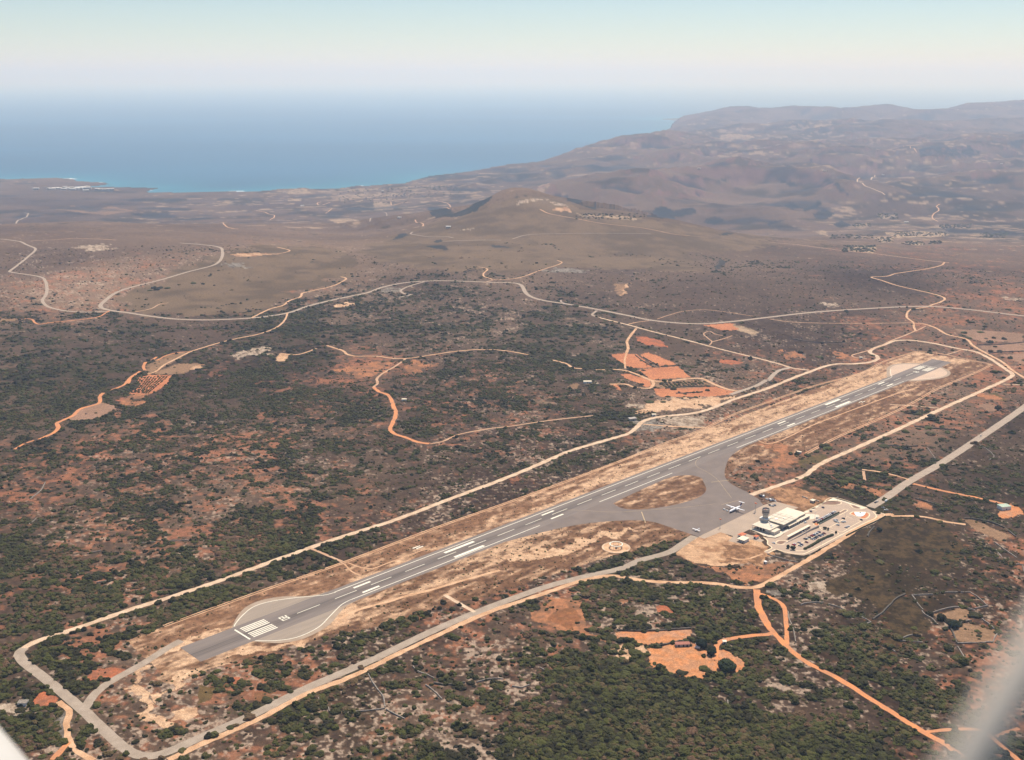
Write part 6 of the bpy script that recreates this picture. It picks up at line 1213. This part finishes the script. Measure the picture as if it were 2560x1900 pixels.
def hut(spec, sx_, sy_, h, label, roof=None, wallm=None, rz=0, name='hut'):
    g = world_pts(spec)[0]; e = empty(name, (g[0], g[1], float(mesh_z(g[0], g[1]))), R(rz), label, 'hut')
    m_ = MB(); m_.box(-sx_/2, sx_/2, -sy_/2, sy_/2, -.5, h); m_.build('wall', wallm or M_TRIM, e); m_ = MB(); m_.box(-sx_/2-.3, sx_/2+.3, -sy_/2-.3, sy_/2+.3, h, h+.25); m_.build('roof', roof or M_ROOF2, e)
    m_ = MB(); m_.box(-.5, .5, -sy_/2-.06, -sy_/2, .05, min(2, h-.3)); m_.build('door', M_DARK, e); return e
hut('B3 1828,650', 3, 3, 2.4, 'small hut with pale roof beside the orange drive')
hut('B1 200,1175', 7, 5, 2.6, 'pale flat-roofed stone hut left of the red dirt patch', M_STONE)
hut('R6 1275,1108', 7, 4.5, 2.8, 'pale house alone beside the orange track in the maquis')
hut('R7 650,955', 13, 6, 3, 'long pale farmhouse among trees left of the orange fields', M_ROOF2)
hut('R7 1035,1275', 11, 7, 3.2, 'grey walled compound hut beside the perimeter road', M_CONW, M_CONW, rz=20)
hut('R7 1222,1238', 6, 4, 2.6, 'small white hut above the bend of the perimeter road')
hut('R8 800,745', 5, 4, 2.6, 'small pale hut where the track meets the perimeter road')
hut('R8 265,1560', 6, 3.5, 2.4, 'tiny cream hut by the patrol track inside the fence', rz=-30)
hut('M4 2030,385', 12, 9, 4, 'house with green-grey roof beside the orange earth mound at the right', mat('green_grey_roof', (.42,.50,.40), (.34,.42,.34), .5), rz=15)
M_DST = mat('stone_and_brambles', (.07,.06,.045), (.13,.11,.09), .6, fine=.3)
SW = 'dry stone walls of the old fields'
for s, lb in (('B4 1235,232 1300,235 1420,228','dry stone wall forming the top left side of the angular walled plot'),('B4 1480,215 1600,208 1740,212','dry stone wall forming the top edge of the angular walled plot'),('B4 1740,212 1820,265 1890,330','dry stone wall down the right side of the angular walled plot'),('B4 1890,330 1780,352','short dry stone wall closing the angular plot at the right'),
 ('B4 1240,235 1290,310 1335,365','dry stone wall down the left side of the angular walled plot'),('B4 1325,370 1350,405 1410,435 1460,490','dry stone wall running below the left corner of the angular plot'),('B4 1410,392 1500,360 1600,340 1680,335','curved dry stone wall above the small reddish plot'),('B4 1690,345 1780,365','short dry stone wall to the right above the reddish plot'),('B4 1630,485 1700,465 1750,455','dry stone wall right of the dark round tree'),('B4 1840,440 1900,485 1955,530','dry stone wall slanting right of the reddish plots'),('B4 2000,540 1955,590 1935,640','dry stone wall closing the lower plot at the right'),('B4 1560,505 1600,580 1625,650','dry stone wall down from the dark round tree'),('B4 1625,652 1760,648 1935,638','dry stone wall along the foot of the lower reddish plot'),('B4 1500,522 1560,512','short dry stone wall left of the dark round tree'),
 ('B4 520,315 600,335 655,360','pale dry stone wall above the left grassy enclosure'),('B4 755,405 820,430 885,468','dry stone wall on the right side of the grassy enclosure'),('B4 885,470 800,500 720,530 620,565 520,585','dry stone wall along the foot of the grassy enclosure'),('B4 280,320 350,300 480,300','dry stone wall along the top of the grassy enclosure'),('B4 900,445 970,400 1050,320 1110,262 1180,228','long dry stone wall climbing to the right across the dark grass'),('B4 172,378 180,440 205,490','short dry stone wall right of the side track'),('B4 212,510 225,560 238,640','lower short dry stone wall right of the side track'),
 ('B4 1145,610 1200,590 1290,565','dry stone wall above two round shrubs in the lower scrub'),('B4 1140,630 1240,635 1330,640','dry stone wall below two round shrubs in the lower scrub'),('B4 1050,695 1095,722','short fragment of stone wall in the lower scrub'),('B4 1630,680 1670,740 1700,800','dry stone wall descending from the lower reddish plot'),
 ('M4 1690,470 1800,480 1900,500 2010,540 2130,625','dark dry stone wall round the top of the tan field'),('M4 1950,680 2050,750 2140,810','dry stone wall below the tan field'),('M4 1270,300 1350,322 1490,358','dark dry stone wall above the brown plot beside the access road'),('M4 855,625 880,580 915,545','pale dry stone wall on the dark grass below the car park'),('M4 1960,740 1990,780 2030,830','faint dry stone wall left below the tan field'),('M4 2203,870 2110,865','short dry stone wall at the right edge of the view'),('M4 2190,880 2203,930','stone wall curving out of the right edge of the view'),
 ('B2 1350,850 1390,890 1460,915 1530,950','pale dry stone wall beside the service track'),('B2 1530,995 1620,1008 1700,1000 1800,988','dark dry stone wall crossing the pale rocks, left stretch'),('B2 1900,985 2000,960 2130,955','dry stone wall crossing the pale rocks, right stretch'),('B2 960,900 1000,980 1050,1050 1095,1110 1110,1200','dry stone wall descending the scrub beyond the service track'),('B2 625,1205 640,1250 720,1255','hooked dry stone wall in the lower left scrub'),('B2 780,1250 880,1238 1000,1225 1110,1212','level dry stone wall in the lower left scrub'),('B2 1120,1220 1200,1265 1280,1300','dry stone wall slanting down from the level wall'),('B2 1460,1010 1530,1060 1600,1130','dry stone wall slanting through pale rocks'),('B2 535,1110 545,1145 580,1170','short dry stone wall near the sandy track'),
 ('B3 240,860 310,900 400,955','dry stone wall in the scrub left of the farmyard'),('B3 0,1020 90,1030 150,1005','dry stone wall at the left foot of the scrub'),('B3 510,245 700,238 820,250 960,262 1080,272','dark dry stone wall above the red-brown plot'),('B3 1240,285 1330,298 1410,312','short dark dry stone wall right above the red patch'),('B3 1180,675 1300,665 1400,640 1480,632','dark stone wall below the upper orange plot'),('B3 900,538 1100,545 1350,535 1540,522','dark stone wall along the top of the upper orange plot'),('B3 1330,1010 1350,1060 1400,1150','pale stone wall running through the dense maquis'),('B3 1855,1140 1860,1200 1845,1280','pale stone wall in the maquis at the lower right'),
 ('M1 390,160 350,230 260,305','pale stone wall high in the scrub at the left'),('M1 320,470 250,520','short pale stone wall in the scrub at the left'),('M1 750,775 870,750','short stone wall in the middle of the scrub slope'),('M1 830,1025 960,1005','stone wall just above the perimeter road'),('M1 680,880 670,960','stone wall standing down the scrub slope'),('M1 1200,685 1340,672','level stone wall above a reddish clearing'),('M1 1460,665 1620,658','level stone wall right of the reddish clearing'),('M1 400,1560 510,1520','stone wall inside the perimeter road corner'),
 ('R8 1820,1490 1900,1540 1945,1590 1900,1620','curved stone wall right of the access road'),('R8 1370,1515 1440,1610','stone wall left of the access road'),('R8 1000,1495 1200,1502 1290,1500','dark stone wall across the reddish fields'),('R8 1260,1330 1400,1345 1650,1365','dark stone wall across the upper reddish fields'),('R8 1810,628 2000,625 2203,605','dark stone wall between the pink fields'),('R8 1900,700 2010,690 2203,682','dark stone wall below the pink fields'),('R8 200,575 350,600 640,610','dark stone wall on the brown flat left of the runway head'),
 ('R7 1060,715 1130,770 1215,818','dark field wall down the first orange field'),('R7 1130,735 1200,775 1265,812','dark field wall down the second orange field'),('R7 1280,815 1350,812 1430,800','dark field wall at the foot of the upper orange fields'),('R7 1410,1045 1530,1042 1640,1035','dark wall with shrubs across the lowest orange field'),('R7 1340,1000 1500,990 1660,985','dark wall above the lowest orange field')):
    g = world_pts(s); dark = 'dark' in lb
    wall('dry_stone_wall', '', 1.2 if not dark else 1.8, 1.1 if not dark else 1.5, lb, M_STONE if not dark else M_DST, 'wall', None, .35, px=g)
# houses of the harbour village and the scattered farmhouses, tiny in the view
hm_ = MB(); hm_.box(-5, 5, -4, 4, 0, 4.5, 0); hm_.box(-5.2, 5.2, -4.2, 4.2, 4.5, 4.8, 1); [hm_.box(x, x+1.2, -4.05, -4.0, 1.2, 2.6, 2) for x in (-3.5,-.6,2.3)]
ho = hm_.build('white_house', [M_WALL, M_TRIM, M_DARK]); hme = ho.data; bpy.data.objects.remove(ho)
def house(px, py, s, label, group, z=None):
    g = ground_at(px, py)[0]; o = bpy.data.objects.new('white_house', hme); col.objects.link(o)
    o.location = (g[0], g[1], float(mesh_z(g[0], g[1]))-.5); o.rotation_euler = (0, 0, random.uniform(-.5, .5)); o.scale = (s*random.uniform(1,1.8), s, s*random.uniform(.8,1.2)); tag(o, label, 'house', group)
for px, py in ((90,474.5),(125,473.5),(131,474),(139,472.5),(148,473),(163,470.5),(161,475),(168,473),(178,472.2),(181,475),(193,471.6),(202,473),(207,471),(212,472.5),(219,470),(222,472.8),(215,478),(243,475),(252,475.5),(266,476.5),(277,476.3),(192,474)):
    house(px, py, 2.6, 'white house in the far harbour village on the headland', 'white houses of the far harbour village')
for k, (cr, x, y, lb) in enumerate((('L4',488,785,'lone white church-like house on the crest of the dark hill'),('L4',1635,258,'tiny white house on the far skyline ridge'),('L4',2010,722,'white farmhouse high on the right valley slope'),('L4',1190,1228,'white farmhouse in the valley orchards'),('L4',990,820,'pale farmhouse below the winding valley road'),('L2',1235,1190,'white farmhouse in the coastal fields'),('L2',1090,958,'white house near the beach fields'),('L2',400,1085,'pale farmhouse left in the coastal fields'),('L3',1610,765,'white house on the far slope'),('L4',770,503,'white farmhouse under the skyline'),('L2',1655,1275,'white hut on the slope of the brown hill'))):
    house(*at1(cr, x, y), 1.3, lb, None)
# ------------------------------------------------------------------ parts of the aeroplane the photo was taken from
def cam_pt(px, py, d):
    v = Vector(((px-CX)/F, -(py-CY)/F, -1.0)); v.normalize(); return cam.matrix_basis @ (v*d)
bpy.context.view_layer.update()
def rod(name, a, b, r0, r1, m, label, flatten=1.0, n=32):
    a, b = Vector(a), Vector(b); d = (b-a).normalized(); s1 = d.cross(Vector((0,0,1))).normalized(); s2 = d.cross(s1).normalized(); secs = []
    for t, k in ((0,.5),(.02,.85),(.06,1),(.5,1),(.94,1),(.98,.85),(1,.5)):
        r = (r0+(r1-r0)*t)*k; c = a+(b-a)*t; secs.append([tuple(c+s1*r*math.cos(2*math.pi*i/n)+s2*r*flatten*math.sin(2*math.pi*i/n)) for i in range(n)])
    m_ = MB(); m_.loft(secs); o = m_.build(name, m, smooth=True); return tag(o, label, 'aircraft part')
M_ACW = mat('pale_aircraft_enamel', (.66,.62,.56), (.60,.57,.52), 3.0, rough=.4, spec=.3, fine=.01)
M_ACS = mat('grey_aircraft_enamel', (.70,.61,.50), (.64,.56,.46), 3.0, rough=.6, spec=.2, fine=.01)
rod('aircraft_strut', cam_pt(2230, 2220, .38), cam_pt(2730, 1385, .40), .0064, .0064, M_ACS, 'out-of-focus pale strut of the photographing aeroplane at the lower right corner')
rod('aircraft_cowling', cam_pt(-572, 1758, 2.5), cam_pt(78, 2503, 2.5), .25, .25, M_ACW, 'pale rounded edge of the photographing aeroplane at the lower left corner')
# ------------------------------------------------------------------ haze: the summer air over land and sea
hz = MB(); hz.box(-240000, 240000, -3000, 300000, SEA-20, H+420)
hm = bpy.data.materials.new('summer_haze'); hm.use_nodes = True; t = hm.node_tree; t.nodes.remove(t.nodes['Principled BSDF'])
v = t.nodes.new('ShaderNodeVolumePrincipled'); v.inputs['Color'].default_value = (.52, .70, 1.0, 1); v.inputs['Absorption Color'].default_value = (1, 1, 1, 1)
v.inputs['Density'].default_value = 6.0e-5; v.inputs['Anisotropy'].default_value = 0.25
t.links.new(v.outputs[0], t.nodes['Material Output'].inputs['Volume'])
tag(hz.build('haze', hm), kind='stuff', label='thin blue summer haze over land and sea')
